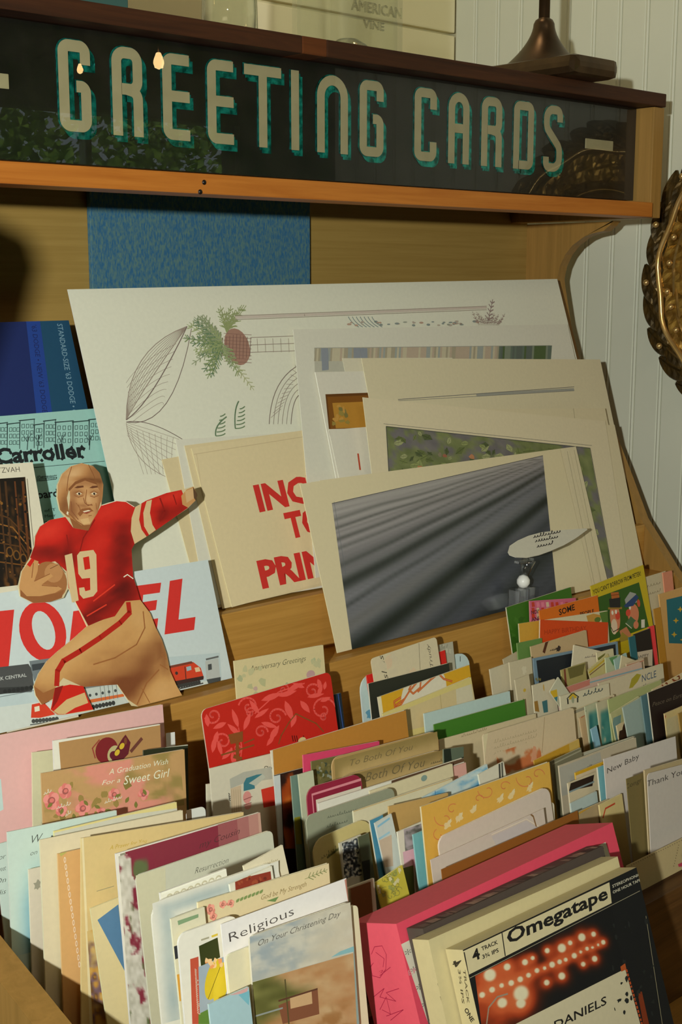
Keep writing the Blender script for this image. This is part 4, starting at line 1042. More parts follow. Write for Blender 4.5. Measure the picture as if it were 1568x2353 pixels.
c.text('A Graduation Wish', (250, 1780), (386, 1755), 13, (238, 226, 200), shear=0.3, off=-0.004); c.text('For a', (234, 1804), (276, 1797), 11, (238, 226, 200), shear=0.3, off=-0.004); c.text('Sweet Girl', (284, 1803), (390, 1784), 20, (238, 226, 200), shear=0.25, off=-0.002)
for a, b in (((100, 1826), (120, 1818)), ((130, 1858), (164, 1848)), ((240, 1846), (282, 1832)), ((150, 1876), (165, 1866))): c.scrib(a, b, 7, 1.6, (236, 218, 196), 4)
c.done()
c = tc('pale blue card with handwriting, cut off by the left edge', (-12, 1942), (16, 1934), 0.768, (186, 204, 196))
for k, s_ in enumerate(('For', 'Sweet', 'On', 'His')): c.text(s_, (-10, 1978+k*27), (14, 1972+k*27), 12, (90, 98, 92), shear=0.3, off=-0.008)
c.done()
c = tc('light blue card fading to deeper blue with black script at its top', (17, 1912), (268, 1862), 0.752, (188, 206, 196))
c.field([(18, 1914), (200, 1870), (215, 2150), (26, 2200)], 30, 34, lambda a, b: mix((190, 208, 198), (70, 142, 178), ss(.15, .9, b)*ss(.0, .42, a)*(.6+.5*fb(a*5, b*5, 3))))
c.text('W', (74, 1938), (100, 1932), 19, (70, 76, 72), shear=0.4, off=-0.01); c.text('on', (70, 1966), (86, 1962), 11, (70, 76, 72), shear=0.4, off=-0.01); c.scrib((100, 1934), (150, 1922), 8, 1.3, (70, 76, 72), 1)
c.done()
c = tc('off white card with a small grey motif low in the left column', (66, 1998), (240, 1960), 0.744, (206, 196, 176)); c.ell((86, 2032), 9, 10, (150, 146, 128), seed=3, rough=0.4); c.done()
c = tc('cream yellow card with a slightly darker top, below the rose graduation card', (124, 1910), (406, 1843), 0.737, (214, 200, 134)); c.poly([(124, 1914), (300, 1872), (460, 1850), (465, 1862), (130, 1936)], (198, 196, 178)); c.done()
c = tc('white slip with a brown mark right of the cream yellow card', (428, 1862), (472, 1852), 0.732, (206, 208, 200), name='paper_slip', cat='slip', round=0.004); c.poly([(428, 1862), (440, 1859), (442, 1900), (430, 1900)], (90, 72, 52)); c.done()
c = tc('off white card whose broad left margin shows, before the cream yellow card', (92, 1930), (420, 1862), 0.727, (212, 200, 168)); c.done()
c = tc('card with a tan strip of white chain lace down its left side', (133, 1962), (300, 1926), 0.718, (206, 162, 104))
c.poly([(124, 1940), (150, 1930), (165, 1950), (140, 1968)], (176, 172, 92)); c.poly([(150, 1930), (165, 1934), (160, 1952)], (190, 186, 104))
for k in range(16): c.ell((149+k*2.2, 1976+k*16), 3, 7, (226, 206, 178)); c.ell((149+k*2.2, 1976+k*16), 1.4, 4, (200, 158, 110))
c.done()
c = tc('cream prayer card with faint gold lettering along the top', (187, 1926), (560, 1866), 0.706, (208, 184, 128))
c.text('A Prayer for You', (252, 1953), (338, 1936), 10, (184, 156, 62), shear=0.3); c.field([(205, 1965), (330, 1935), (345, 2090), (222, 2110)], 24, 24, lambda a, b: mix((208, 184, 128), mix((176, 170, 130), (212, 196, 120), vn(a*4, b*4, 8)), ss(.0, .25, a)*ss(0, .3, b)*ss(1, .7, b)*ss(.35, .7, fb(a*3, b*4, 7))))
c.poly([(187, 1926), (192, 1925), (212, 2353), (206, 2353)], (222, 208, 164)); c.line([(222, 2048), (262, 2036)], 1.6, (150, 142, 110))
c.field([(200, 2140), (262, 2120), (285, 2353), (214, 2353)], 20, 50, lambda a, b: mix((206, 180, 118), ramp([(0, (212, 180, 110)), (.4, (190, 140, 60)), (.6, (120, 96, 110)), (.8, (110, 78, 50)), (1, (206, 150, 50))], vn(a*6, b*14, 5)), ss(.2, .6, fb(a*3, b*6, 6)+b*.35-.15))); c.done()
c = tc('narrow cream card edge holding a blue triangular corner', (208, 2088), (300, 2052), 0.694, (214, 198, 150)); c.poly([(224, 2114), (272, 2078), (288, 2234)], (84, 124, 160)); c.done()
c = tc('white edged card with burgundy top and white blossom, left of the condolence cards', (266, 1962), (598, 1867), 0.680, (224, 220, 206))
c.poly([(276, 1962), (598, 1868), (640, 2353), (300, 2353)], (140, 138, 118)); c.poly([(288, 1958), (420, 1920), (520, 1890), (598, 1868), (620, 1930), (300, 2010)], (128, 46, 60))
for q, f in ((600, 0), (578, .25), (556, .5), (530, .75)): c.poly([(q-30, 1868+(600-q)*.29-3), (q+14, 1868+(600-q)*.29-12), (q+24, 2000), (q-24, 2000)], (188-55*f, 150-90*f, 132-64*f))
def blossom(a, b):
    n1 = fb(a*5, b*13, 21)+ss(.5, .0, a)*.22; n2 = vn(a*12, b*40, 22)
    if a > .35+.5*ss(.12, .3, b): n1 -= ss(.3, .0, b)*.6
    bg = mix((128, 44, 60), (92, 104, 66), ss(.45, .6, vn(a*4+3, b*9, 25)))
    return mix(bg, mix((176, 172, 156), (216, 212, 200), n2), ss(.42, .58, n1))
c.field([(272, 1968), (352, 1944), (372, 2353), (300, 2353)], 22, 90, blossom)
c.text('my Cousin', (458, 1950), (552, 1915), 15, (84, 48, 50), shear=0.45, off=-0.008); c.done()
c = tc('pale grey green card with black script and torn right edge, before the burgundy card', (312, 2012), (626, 1907), 0.667, (190, 192, 172), round=0.004)
c.text('Resurrection', (448, 2008), (526, 1982), 14, (84, 84, 74), shear=0.5, off=-0.012); c.poly([(312, 2012), (380, 1992), (386, 2353), (330, 2353)], (196, 194, 164)); c.done()
c = tc('white card with deeply scalloped embossed top edge', (368, 2052), (520, 1996), 0.575, (218, 216, 200), floor=FRONT)
for k in range(9): c.ell((382+k*16, 2052-k*6.2), 12, 12, (226, 224, 208), a0=0, a1=math.pi, n=9)
for k in range(8): c.ell((390+k*16, 2062-k*6), 9, 9, (186, 180, 154), a0=0.2, a1=3, n=9); c.ell((390+k*16, 2064-k*6), 7, 7, (220, 218, 202), n=9)
c.scrib((376, 2076), (450, 2048), 10, 1.6, (160, 140, 100), 5); c.scrib((452, 2046), (510, 2030), 9, 1.4, (160, 140, 100), 6)
c.done()
c = tc('off white card with notched right corner behind the red headed card', (560, 1990), (650, 1942), 0.572, (206, 196, 168), floor=FRONT); c.scrib((600, 1990), (640, 1976), 5, 1, (170, 160, 130), 2); c.done()
c = tc('grey blue shaded white card with soft rounded corner', (346, 2076), (640, 1976), 0.5695, (208, 206, 192), floor=FRONT, round=0.010)
c.field([(350, 2076), (640, 1978), (650, 2280), (372, 2353)], 40, 40, lambda a, b: mix((212, 208, 194), (140, 158, 162), .75*math.exp(-((min(a*1.0, b*1.25)-.10)/.07)**2)*(.5+.6*fb(a*6, b*5, 4))*ss(.0, .1, 1-a))); c.done()
c = tc('white card with a red brown picture panel above the floral verse card', (528, 2032), (625, 1990), 0.5665, (210, 206, 188), floor=FRONT); c.poly([(540, 2022), (622, 2002), (626, 2040), (542, 2056)], (134, 52, 36)); mottle(c, 546, 2016, 618, 2030, 14, [(104, 40, 28), (150, 70, 44)], 3, 6, 17); c.done()
c = tc('cream verse card with pink flowers and green sprigs', (455, 2074), (756, 1984), 0.5635, (208, 192, 152), floor=FRONT)
for (u, v), q in (((484, 2090), 12), ((512, 2078), 9), ((530, 2076), 9), ((490, 2106), 9)): c.rose((u, v), q, (204, 128, 112), seed=int(u))
for k in range(7): leaf(c, (542+k*9, 2074-k*3.4), 13, -0.9, 3, (120, 140, 84))
c.fern((700, 2020), (752, 1998), 1.6, (124, 132, 84), n=6); c.text('God be My Strength', (600, 2068), (704, 2036), 12, (150, 132, 92), shear=0.35, off=-0.008); c.poly([(612, 2070), (640, 2060), (632, 2072)], (104, 134, 80)); c.done()
c = tc('off white card with a dark green bar and yellow patch low in the front left', (393, 2112), (470, 2084), 0.5600, (206, 200, 172), floor=FRONT); c.poly([(408, 2116), (456, 2100), (456, 2108), (410, 2126)], (124, 150, 112)); c.poly([(390, 2178), (408, 2172), (410, 2202), (392, 2208)], (48, 50, 54)); c.poly([(392, 2244), (412, 2238), (416, 2300), (398, 2306)], (206, 150, 56)); c.done()
c = tc('white card with colourful yellow petal cartoon and red side strip', (408, 2148), (545, 2100), 0.5560, (218, 214, 200), floor=FRONT, round=0.006)
c.poly([(437, 2204), (456, 2198), (462, 2353), (442, 2353)], (184, 78, 56)); c.poly([(457, 2174), (500, 2154), (506, 2200), (462, 2220)], (52, 58, 22)); c.poly([(456, 2222), (520, 2196), (522, 2353), (460, 2353)], (150, 164, 176))
c.ell((492, 2250), 24, 46, (206, 180, 40), rot=-0.4, n=22); c.ell((508, 2262), 20, 50, (212, 188, 48), rot=-0.3, n=20); c.line([(478, 2296), (506, 2222)], 1.6, (96, 84, 20)); mottle(c, 462, 2206, 510, 2224, 12, [(224, 150, 92), (232, 190, 140)], 4, 7, 19)
c.poly([(456, 2330), (480, 2318), (486, 2353), (456, 2353)], (92, 128, 52)); c.scrib((448, 2226), (454, 2330), 5, 2, (222, 190, 170), 3); c.line([(462, 2160), (480, 2154)], 4, (160, 154, 130)); c.line([(486, 2152), (500, 2147)], 5, (206, 180, 60))
c.done()
c = tc('white divider card typed Religious at the front of the left column', (508, 2124), (796, 2018), 0.5515, (222, 218, 214), name='divider_card', cat='divider card', floor=FRONT); c.poly([(792, 2022), (808, 2012), (816, 2070), (800, 2072)], (176, 120, 104))
c.text('Religious', (528, 2165), (676, 2102), 22, (66, 60, 58), off=-0.010); c.done()
for k, (tl, tr, lab) in enumerate((((520, 2196), (822, 2078), 'cream backing card with folded right corner just behind the christening card'),)):
    c = tc(lab, tl, tr, 0.5475, (212, 204, 172), floor=FRONT, round=0.003); c.done()
c = tc('blue grey christening card with script and a painted landscape', (573, 2152), (806, 2072), 0.5435, (184, 180, 164), floor=FRONT, round=0.004)
c.field([(574, 2153), (805, 2073), (815, 2188), (580, 2256)], 40, 24, lambda a, b: mix(mix((146, 158, 164), (196, 188, 168), ss(.1, .8, a*.6+.5*fb(a*5, b*4, 6)-.1+b*.1)), (206, 200, 182), ss(.4, .75, fb(a*7+3, b*5, 9))*.7))
c.text('On Your Christening Day', (594, 2174), (784, 2104), 14, (84, 80, 74), shear=0.4, off=-0.006)
def country(a, b):
    c0 = mix((196, 168, 128), (170, 120, 76), fb(a*6, b*7, 14))
    c0 = mix(c0, mix((84, 84, 40), (126, 124, 70), vn(a*9, b*9, 15)), ss(.62, .3, a+.25*(fb(a*5, b*5, 16)-.5)+abs(b-.35)*.7))
    return mix(c0, (150, 104, 58), ss(.5, .7, fb(a*8, b*6, 17))*ss(.5, .9, b)*.8)
c.field([(578, 2258), (812, 2190), (838, 2353), (572, 2400)], 44, 40, country)
c.poly([(640, 2310), (730, 2272), (734, 2330), (650, 2353)], (126, 78, 54)); c.poly([(666, 2290), (716, 2276), (718, 2306), (668, 2318)], (196, 160, 118)); c.line([(655, 2250), (664, 2353)], 4, (84, 76, 44)); c.line([(570, 2340), (650, 2316)], 4, (140, 146, 140)); c.line([(640, 2300), (730, 2272)], 4, (90, 56, 40))
c.poly([(782, 2186), (824, 2170), (824, 2184), (760, 2200)], (132, 178, 184)); c.poly([(812, 2186), (822, 2184), (834, 2353), (820, 2353)], (140, 160, 156)); c.done()
c = tc('small pale blue card at the bottom front, before the christening card', (480, 2308), (572, 2268), 0.5370, (160, 190, 196), floor=FRONT); c.poly([(508, 2290), (572, 2266), (566, 2282)], (206, 160, 158)); c.poly([(548, 2286), (574, 2276), (572, 2310)], (116, 176, 190)); c.done()

# ================================================================== middle column, back to front
c = tc('ivory anniversary card with script and faint violets, tucked behind the red card', (538, 1519), (743, 1482), 0.846, (206, 192, 146)); c.text('Anniversary Greetings', (574, 1543), (704, 1518), 13, (84, 84, 62), shear=0.4, off=-0.008)
mottle(c, 550, 1552, 740, 1600, 14, [(178, 176, 134), (166, 170, 132), (188, 160, 150), (196, 172, 140)], 5, 11, 31); mottle(c, 560, 1530, 600, 1560, 5, [(186, 182, 140)], 5, 9, 32); mottle(c, 700, 1500, 735, 1530, 5, [(172, 178, 138), (186, 182, 140)], 5, 9, 33); c.ell((714, 1550), 13, 10, (184, 148, 148)); c.done()
c = tc('thin dark navy card edge right of the red flocked card', (740, 1604), (784, 1592), 0.838, (28, 40, 52)); c.line([(777, 1594), (790, 1680)], 2.5, (52, 82, 150)); c.done()
c = tc('red card with pink flocked scrolls and gold tea pot drawing', (462, 1632), (759, 1543), 0.829, (190, 36, 24), round=0.006, edge=(216, 190, 170))
PKF = (226, 84, 76)
def scroll(c, p, r0, turns, a0, w, col, sg=1):
    pts = []
    for i in range(22):
        q = i/21; a = a0+sg*q*turns*2*math.pi; rr = r0*(1-0.85*q); pts.append((p[0]+rr*math.cos(a), p[1]-rr*math.sin(a)))
    c.line(pts, w, col)
for p, r0, a0, sg in (((490, 1644), 20, 3.4, 1), ((572, 1624), 24, 3.0, -1), ((576, 1638), 13, 0, 1), ((636, 1648), 22, 0.2, 1), ((718, 1588), 18, 0.5, 1), ((512, 1704), 22, 3.4, -1), ((600, 1682), 16, 0, 1), ((744, 1648), 9, 1, 1), ((652, 1585), 14, 2, -1), ((545, 1720), 14, 3, 1), ((742, 1630), 30, 0.2, 1)): scroll(c, p, r0, 1.25, a0, 4.5, PKF, sg)
for p, L, a, w in (((548, 1672), 46, -1.9, 6), ((552, 1690), 40, -2.4, 6), ((560, 1678), 44, -1.2, 6), ((585, 1650), 40, -0.6, 5), ((600, 1610), 52, -0.35, 7), ((640, 1600), 44, -0.3, 6), ((660, 1588), 40, -0.5, 6), ((690, 1610), 36, 0.9, 7), ((706, 1602), 40, -0.2, 5), ((730, 1600), 30, -1.2, 5), ((736, 1612), 26, -0.4, 5), ((655, 1610), 50, 1.2, 8), ((680, 1640), 34, 1.9, 6),
                     ((600, 1660), 40, 0.3, 6), ((520, 1660), 34, 2.7, 6), ((500, 1680), 34, 1.8, 6), ((488, 1730), 40, -1.4, 6), ((510, 1745), 36, -0.8, 6), ((500, 1700), 40, 1.3, 5), ((620, 1700), 40, -1.0, 7), ((540, 1760), 34, -1.8, 6), ((630, 1690), 30, 2.2, 5), ((478, 1670), 30, -1.7, 6), ((730, 1560), 22, 1.2, 5), ((596, 1640), 40, -2.2, 6), ((700, 1580), 30, -2.8, 5), ((745, 1585), 20, -1.4, 4)): leaf(c, p, L, a, w, PKF)
c.line([(548, 1672), (556, 1720), (550, 1760)], 3, PKF); c.line([(585, 1640), (640, 1590), (700, 1570)], 3, PKF)
GD = (132, 76, 34)
c.poly([(524, 1688), (558, 1680), (558, 1704), (530, 1710)], GD); c.line([(545, 1704), (546, 1748)], 9, GD); c.line([(508, 1735), (584, 1712)], 4, GD); c.line([(560, 1708), (584, 1698)], 3.5, GD); c.line([(536, 1738), (556, 1744)], 8, GD); c.line([(640, 1710), (646, 1690), (664, 1660), (680, 1640), (700, 1650), (726, 1662), (744, 1682)], 3, GD)
for u in (671, 676, 681, 697): c.line([(u, 1690), (u+3, 1704)], 2.2, (70, 16, 12))
c.ell((694, 1702), 12, 8, (206, 186, 130), a0=0, a1=math.pi); c.done()
c = tc('pale blue card with rounded corners behind the black card and the curled note', (826, 1556), (1077, 1497), 0.846, (186, 204, 202), round=0.014); c.line([(1058, 1508), (1058, 1520)], 2, (60, 60, 60)); c.ell((850, 1640), 12, 10, (96, 150, 176), rough=.3, seed=1); c.done()
c = tc('grey patterned slip behind the curled note, left of the green cards', (1008, 1482), (1041, 1474), 0.842, (172, 168, 148), name='paper_slip', cat='slip'); mottle(c, 1010, 1482, 1040, 1500, 16, [(150, 148, 130), (186, 182, 160)], 2, 5, 35); c.done()
c = tc('bright red card whose corners show either side of the curled note', (843, 1552), (1023, 1494), 0.838, (206, 36, 28)); c.done()
c = tc('curled pale note with sideways writing between the red corners', (852, 1514), (1003, 1463), 0.832, (204, 192, 160), name='note_card', cat='note card', round=0.004); c.text('ishes', (894, 1566), (880, 1503), 16, (70, 64, 52), shear=0.35, off=-0.006); c.line([(963, 1478), (966, 1540)], 1.2, (120, 112, 90)); c.text('Trudy', (996, 1530), (986, 1478), 10, (80, 74, 62), shear=0.35, off=-0.008); mottle(c, 880, 1500, 950, 1550, 8, [(208, 186, 154), (202, 190, 160)], 8, 14, 36); c.done()
c = tc('black card with white edge behind the yellow ribbon card', (847, 1571), (1032, 1524), 0.825, (44, 46, 36), edge=(216, 214, 196)); c.done()
c = tc('yellow card with white oval and red ribbon bow', (869, 1602), (1079, 1528), 0.817, (206, 158, 36), edge=(220, 212, 180))
c.poly([(869, 1602), (876, 1600), (886, 1680), (880, 1680)], (216, 208, 170)); c.ell((975, 1596), 78, 62, (212, 206, 184), rot=0.35, n=30)
for p in ([(908, 1622), (930, 1606), (940, 1590), (960, 1566), (968, 1558), (966, 1580), (950, 1594), (940, 1585), (950, 1564), (962, 1558)], [(960, 1590), (990, 1562), (1008, 1548), (1020, 1560), (1040, 1566)], [(930, 1606), (920, 1622), (908, 1626), (906, 1612), (922, 1602)]): c.line(p, 5, (186, 78, 34)); c.line(p, 2, (206, 130, 70))
c.done()
c = tc('cream yellow card sloping below the ribbon card', (880, 1640), (1083, 1556), 0.809, (208, 192, 122)); c.poly([(880, 1650), (1040, 1586), (1085, 1572), (1100, 1640), (890, 1690)], (200, 182, 136)); c.line([(1012, 1596), (1016, 1640)], 1.6, (170, 150, 100)); c.poly([(1048, 1584), (1083, 1572), (1090, 1620), (1050, 1620)], (202, 194, 166)); c.done()
c = tc('white card with a cartoon of a bandaged figure, corner typed Dad', (482, 1766), (640, 1728), 0.800, (204, 198, 176)); c.text('Dad', (606, 1772), (632, 1766), 11, (70, 66, 60), shear=0.3)
c.poly([(528, 1790), (560, 1774), (624, 1762), (626, 1790), (560, 1800), (530, 1812)], (172, 172, 158)); c.poly([(560, 1800), (566, 1788), (590, 1780), (606, 1778), (584, 1792), (586, 1812), (560, 1818)], (58, 118, 130)); c.poly([(572, 1800), (604, 1778), (610, 1786), (588, 1806)], (176, 182, 168)); c.poly([(530, 1812), (554, 1804), (556, 1866), (532, 1870)], (196, 176, 146))
for k in range(5): c.line([(532+k*5, 1814), (534+k*5, 1866)], 1, (158, 140, 112))
c.ell((568, 1832), 12, 14, (206, 140, 132)); c.ell((570, 1852), 10, 8, (214, 152, 140)); c.line([(560, 1838), (580, 1830)], 1.6, (130, 70, 64)); c.line([(560, 1850), (578, 1844)], 1.6, (130, 70, 64)); c.poly([(600, 1814), (630, 1806), (634, 1850), (606, 1856)], (198, 54, 38)); c.scrib((525, 1822), (527, 1840), 5, 1.5, (60, 60, 54), 2); c.done()
c = tc('plain off white card low in front of the cartoon card', (475, 1802), (600, 1782), 0.808, (206, 202, 180)); c.done()
c = tc('broad tan orange card with white edge behind the anniversary verse cards', (623, 1725), (933, 1632), 0.790, (180, 124, 50), edge=(222, 216, 196)); c.poly([(620, 1725), (627, 1724), (640, 1950), (632, 1950)], (212, 206, 186)); c.done()
c = tc('pale blue grey edged card with a dark fiery picture', (630, 1782), (704, 1763), 0.778, (40, 22, 16), edge=(200, 208, 206)); c.poly([(628, 1784), (644, 1780), (652, 1950), (636, 1950)], (192, 200, 198)); c.field([(646, 1782), (704, 1764), (712, 1950), (654, 1950)], 16, 36, lambda a, b: mix((38, 20, 14), ramp([(0, (70, 28, 12)), (.5, (150, 62, 16)), (1, (196, 104, 34))], vn(a*4, b*8, 3)), ss(.45, .7, fb(a*3, b*5, 44)+.25*math.exp(-((b-.38)/.2)**2)))); c.done()
c = tc('magenta pink card peeking above the anniversary verse cards', (697, 1735), (872, 1703), 0.774, (204, 66, 102)); c.done()
c = tc('dark green photograph card beside the magenta card', (716, 1750), (800, 1732), 0.768, (104, 98, 56)); mottle(c, 722, 1755, 760, 1790, 26, [(66, 76, 58), (120, 112, 66), (140, 146, 128), (86, 84, 40)], 3, 7, 42); c.done()
c = tc('teal green card edge with yellow foot left of the maroon framed card', (669, 1784), (700, 1776), 0.762, (104, 128, 116)); c.poly([(672, 1880), (690, 1876), (694, 1940), (676, 1940)], (136, 130, 30)); c.done()
c = tc('pale sage card edge left of the maroon framed card', (686, 1780), (720, 1770), 0.757, (184, 188, 160)); c.done()
c = tc('brown wedding card with greyed script, hindmost of the two alike', (762, 1742), (1006, 1679), 0.750, (170, 140, 88), round=0.008); c.field([(768, 1746), (1005, 1681), (1010, 1760), (774, 1830)], 40, 12, lambda a, b: mix((142, 122, 72), (184, 158, 106), ss(.0, .5, b+.2*fb(a*8, b*4, 2)-.1)*ss(0, .08, a))); c.text('To Both Of You', (806, 1760), (950, 1722), 15, (112, 98, 66), shear=0.35, off=-0.006); c.done()
c = tc('brown wedding card with large script, before its twin', (763, 1790), (1034, 1717), 0.740, (166, 138, 86), round=0.018); c.field([(768, 1792), (1033, 1719), (1040, 1800), (774, 1870)], 44, 14, lambda a, b: mix((134, 114, 68), (182, 156, 104), ss(.0, .42, b+.2*fb(a*8, b*4, 3)-.1)*ss(0, .09, a))); c.text('To Both Of You', (804, 1806), (978, 1760), 21, (104, 92, 64), shear=0.38, off=-0.006); c.scrib((990, 1756), (1020, 1748), 5, 1.4, (112, 100, 70), 2); c.done()
c = tc('small dark green card at the right end of the wedding cards', (1020, 1722), (1066, 1716), 0.733, (92, 104, 86)); c.poly([(1020, 1722), (1036, 1720), (1040, 1760), (1022, 1760)], (34, 42, 32)); c.done()
c = tc('white card with maroon frame and rounded corner', (704, 1812), (830, 1776), 0.726, (140, 32, 58), round=0.009); c.poly([(716, 1824), (830, 1788), (836, 1960), (728, 1960)], (206, 130, 140)); c.poly([(719, 1828), (830, 1794), (836, 1960), (731, 1960)], (132, 30, 54)); c.poly([(726, 1838), (830, 1806), (836, 1960), (736, 1960)], (208, 200, 182)); c.done()
c = tc('bright white card with brown top band under the wedding script', (732, 1846), (1066, 1742), 0.717, (214, 212, 198)); c.poly([(900, 1794), (1066, 1741), (1067, 1750), (900, 1806)], (90, 66, 46)); c.done()
c = tc('cream lined card with a teal spot, right of the white card', (850, 1818), (1040, 1755), 0.711, (206, 196, 160)); c.ell((975, 1788), 10, 7, (124, 148, 140)); c.poly([(1058, 1750), (1070, 1747), (1074, 1790), (1060, 1790)], (206, 150, 140)); c.done()
c = tc('pink edged sliver of card beyond the cream lined card', (1040, 1762), (1071, 1752), 0.7145, (208, 158, 146)); c.done()
c = tc('grey green card with faint script left of the brush lettered card', (703, 1876), (905, 1808), 0.702, (140, 144, 122), round=0.006); c.scrib((752, 1880), (820, 1862), 6, 1.2, (100, 106, 90), 3); c.scrib((750, 1902), (800, 1888), 6, 1.2, (100, 106, 90), 4); c.done()
c = tc('white card with black brush lettering along its top', (812, 1864), (1040, 1788), 0.692, (204, 198, 168)); c.poly([(812, 1866), (820, 1850), (1040, 1782), (1040, 1790)], (192, 168, 118)); c.scrib((826, 1852), (900, 1828), 9, 6, (64, 56, 34), 7); c.scrib((920, 1816), (945, 1806), 8, 4, (70, 62, 40), 8); c.scrib((1000, 1800), (1034, 1790), 6, 1, (150, 140, 110), 9); c.done()
c = tc('card washed with blue watercolour, right of the brush lettered card', (972, 1832), (1120, 1756), 0.683, (172, 196, 202)); c.field([(974, 1834), (1119, 1757), (1124, 1810), (980, 1880)], 30, 12, lambda a, b: mix((192, 204, 200), (78, 148, 192), ss(.3, .75, fb(a*5, b*3, 44)+a*.25-.1))); c.line([(1000, 1812), (1001, 1826)], 2, (50, 110, 160)); c.done()
c = tc('white card with tiny striped photo beside the blue watercolour card', (1100, 1780), (1158, 1750), 0.677, (206, 202, 182)); c.poly([(1146, 1755), (1150, 1754), (1152, 1800), (1148, 1800)], (60, 60, 54)); c.poly([(1152, 1753), (1156, 1752), (1158, 1800), (1154, 1800)], (90, 90, 80)); c.done()
c = tc('plain tan card left of the yellow swirl card', (894, 1853), (1030, 1822), 0.671, (184, 150, 90)); c.done()
c = tc('cream card with curved top corner, front of the grey green card', (716, 1934), (850, 1876), 0.688, (190, 176, 118), round=0.012); c.scrib((738, 1975), (775, 1950), 7, 1.2, (130, 124, 84), 5); c.scrib((752, 1972), (780, 1950), 4, 4, (140, 140, 90), 6); c.done()
c = tc('black and white spattered card below the cream curved card', (780, 1938), (830, 1918), 0.672, (186, 182, 164)); c.field([(786, 1938), (830, 1922), (836, 2010), (792, 2020)], 24, 40, lambda a, b: ramp([(0, (20, 22, 22)), (.42, (40, 44, 48)), (.55, (120, 126, 132)), (.7, (206, 204, 190)), (1, (210, 206, 192))], vn(a*9, b*16, 46)*.6+vn(a*20, b*34, 47)*.4)); c.done()
c = tc('dark grey green card right of the spattered card', (824, 1924), (848, 1914), 0.666, (74, 80, 58)); c.poly([(830, 1980), (850, 1975), (852, 2040), (834, 2040)], (22, 24, 16)); c.done()
c = tc('blue card with white edge beside the dark grey green card', (850, 1886), (880, 1872), 0.664, (70, 132, 158), edge=(210, 208, 190)); c.done()
c = tc('white card with pale blue painted lines and a drawn window', (862, 1892), (900, 1870), 0.659, (190, 198, 192)); c.line([(868, 1900), (896, 1880)], 5, (130, 180, 202)); c.line([(868, 1930), (896, 1912)], 5, (150, 190, 204)); c.poly([(866, 1934), (900, 1918), (904, 1990), (872, 1995)], (190, 172, 150)); c.line([(864, 1930), (874, 2010)], 2, (60, 60, 60)); c.done()
c = tc('white card with mauve photo and pink field, left of the yellow swirl card', (914, 1912), (976, 1886), 0.652, (208, 202, 184)); c.field([(928, 1906), (976, 1890), (982, 1940), (932, 1962)], 14, 14, lambda a, b: mix((166, 156, 160), (84, 84, 76), ss(.4, .7, fb(a*3, b*3, 47)+.15*(1-b)))); c.poly([(926, 1958), (965, 1945), (968, 1990), (930, 1995)], (206, 164, 176)); c.poly([(926, 1995), (950, 1988), (954, 2060), (930, 2060)], (86, 92, 40)); c.done()
c = tc('teal card edge just left of the yellow swirl card', (950, 1918), (985, 1904), 0.646, (110, 168, 172)); c.done()
c = tc('golden yellow card with red swirls and faint white horses', (968, 1854), (1263, 1751), 0.638, (208, 164, 72), edge=(224, 212, 170))
for p, r0, a0 in (((1022, 1880), 24, 3), ((1040, 1860), 14, 1), ((1120, 1816), 22, 3.2), ((1160, 1808), 14, 0.5), ((1210, 1790), 24, 3), ((1236, 1780), 16, 0), ((1010, 1920), 16, 2), ((1100, 1836), 12, 0)): scroll(c, p, r0, 0.8, a0, 2, (206, 122, 76))
for p in ((1030, 1895), (1056, 1880), (1088, 1862), (1150, 1836), (1176, 1826), (1218, 1810)): c.ell(p, 12, 8, (216, 196, 144), rot=0.4, seed=int(p[0]), rough=.4); leaf(c, p, 16, -1.1, 3, (214, 200, 156))
c.done()
c = tc('pinkish white card with rounded right corner before the yellow swirl card', (1006, 1926), (1262, 1806), 0.630, (200, 186, 172), round=0.008); c.line([(1006, 1930), (1010, 1990)], 2, (224, 214, 196)); c.done()
c = tc('white tabbed slip at the right edge of the pinkish white card', (1262, 1846), (1274, 1843), 0.634, (204, 196, 172), name='paper_slip', cat='slip', round=0.003); c.done()
c = tc('open pale envelope with curved flap behind the tray divider', (990, 1976), (1250, 1858), 0.622, (198, 184, 172), name='envelope', cat='envelope'); c.line([(1130, 1918), (1210, 1882), (1240, 1900)], 2, (220, 206, 186)); c.line([(1214, 1866), (1226, 1876), (1233, 1900)], 4, (130, 96, 58)); c.poly([(1130, 1922), (1210, 1886), (1236, 1902), (1150, 1960)], (190, 180, 178)); c.done()
c = tc('yellow card with green flower tracery beside the pink tape box', (864, 2028), (925, 1988), 0.618, (186, 176, 64)); r = random.Random(6)
for k in range(16): scroll(c, (r.uniform(868, 918), r.uniform(2000, 2060)), r.uniform(6, 12), 0.8, r.uniform(0, 6), 1.4, (140, 140, 70)); c.ell((r.uniform(868, 918), r.uniform(1996, 2060)), 5, 6, r.choice([(198, 190, 120), (204, 200, 150), (150, 156, 80)]), seed=k, rough=.4)
c.done()
c = tc('white card with two black stripes left of the yellow tracery card', (800, 2040), (860, 2018), 0.612, (206, 198, 176)); c.poly([(828, 2034), (834, 2032), (840, 2090), (834, 2092)], (50, 44, 36)); c.poly([(842, 2028), (856, 2024), (860, 2090), (846, 2092)], (196, 186, 160)); c.done()
c = tc('kraft brown card standing right behind the pink box', (1015, 1998), (1328, 1863), 0.6065, (140, 88, 38), mat=GLOSSY, name='kraft_card', cat='card'); c.done()
c = tc('short dark brown card sliver left of the yellow tracery card', (806, 2042), (852, 2026), 0.6090, (112, 76, 40)); c.done()
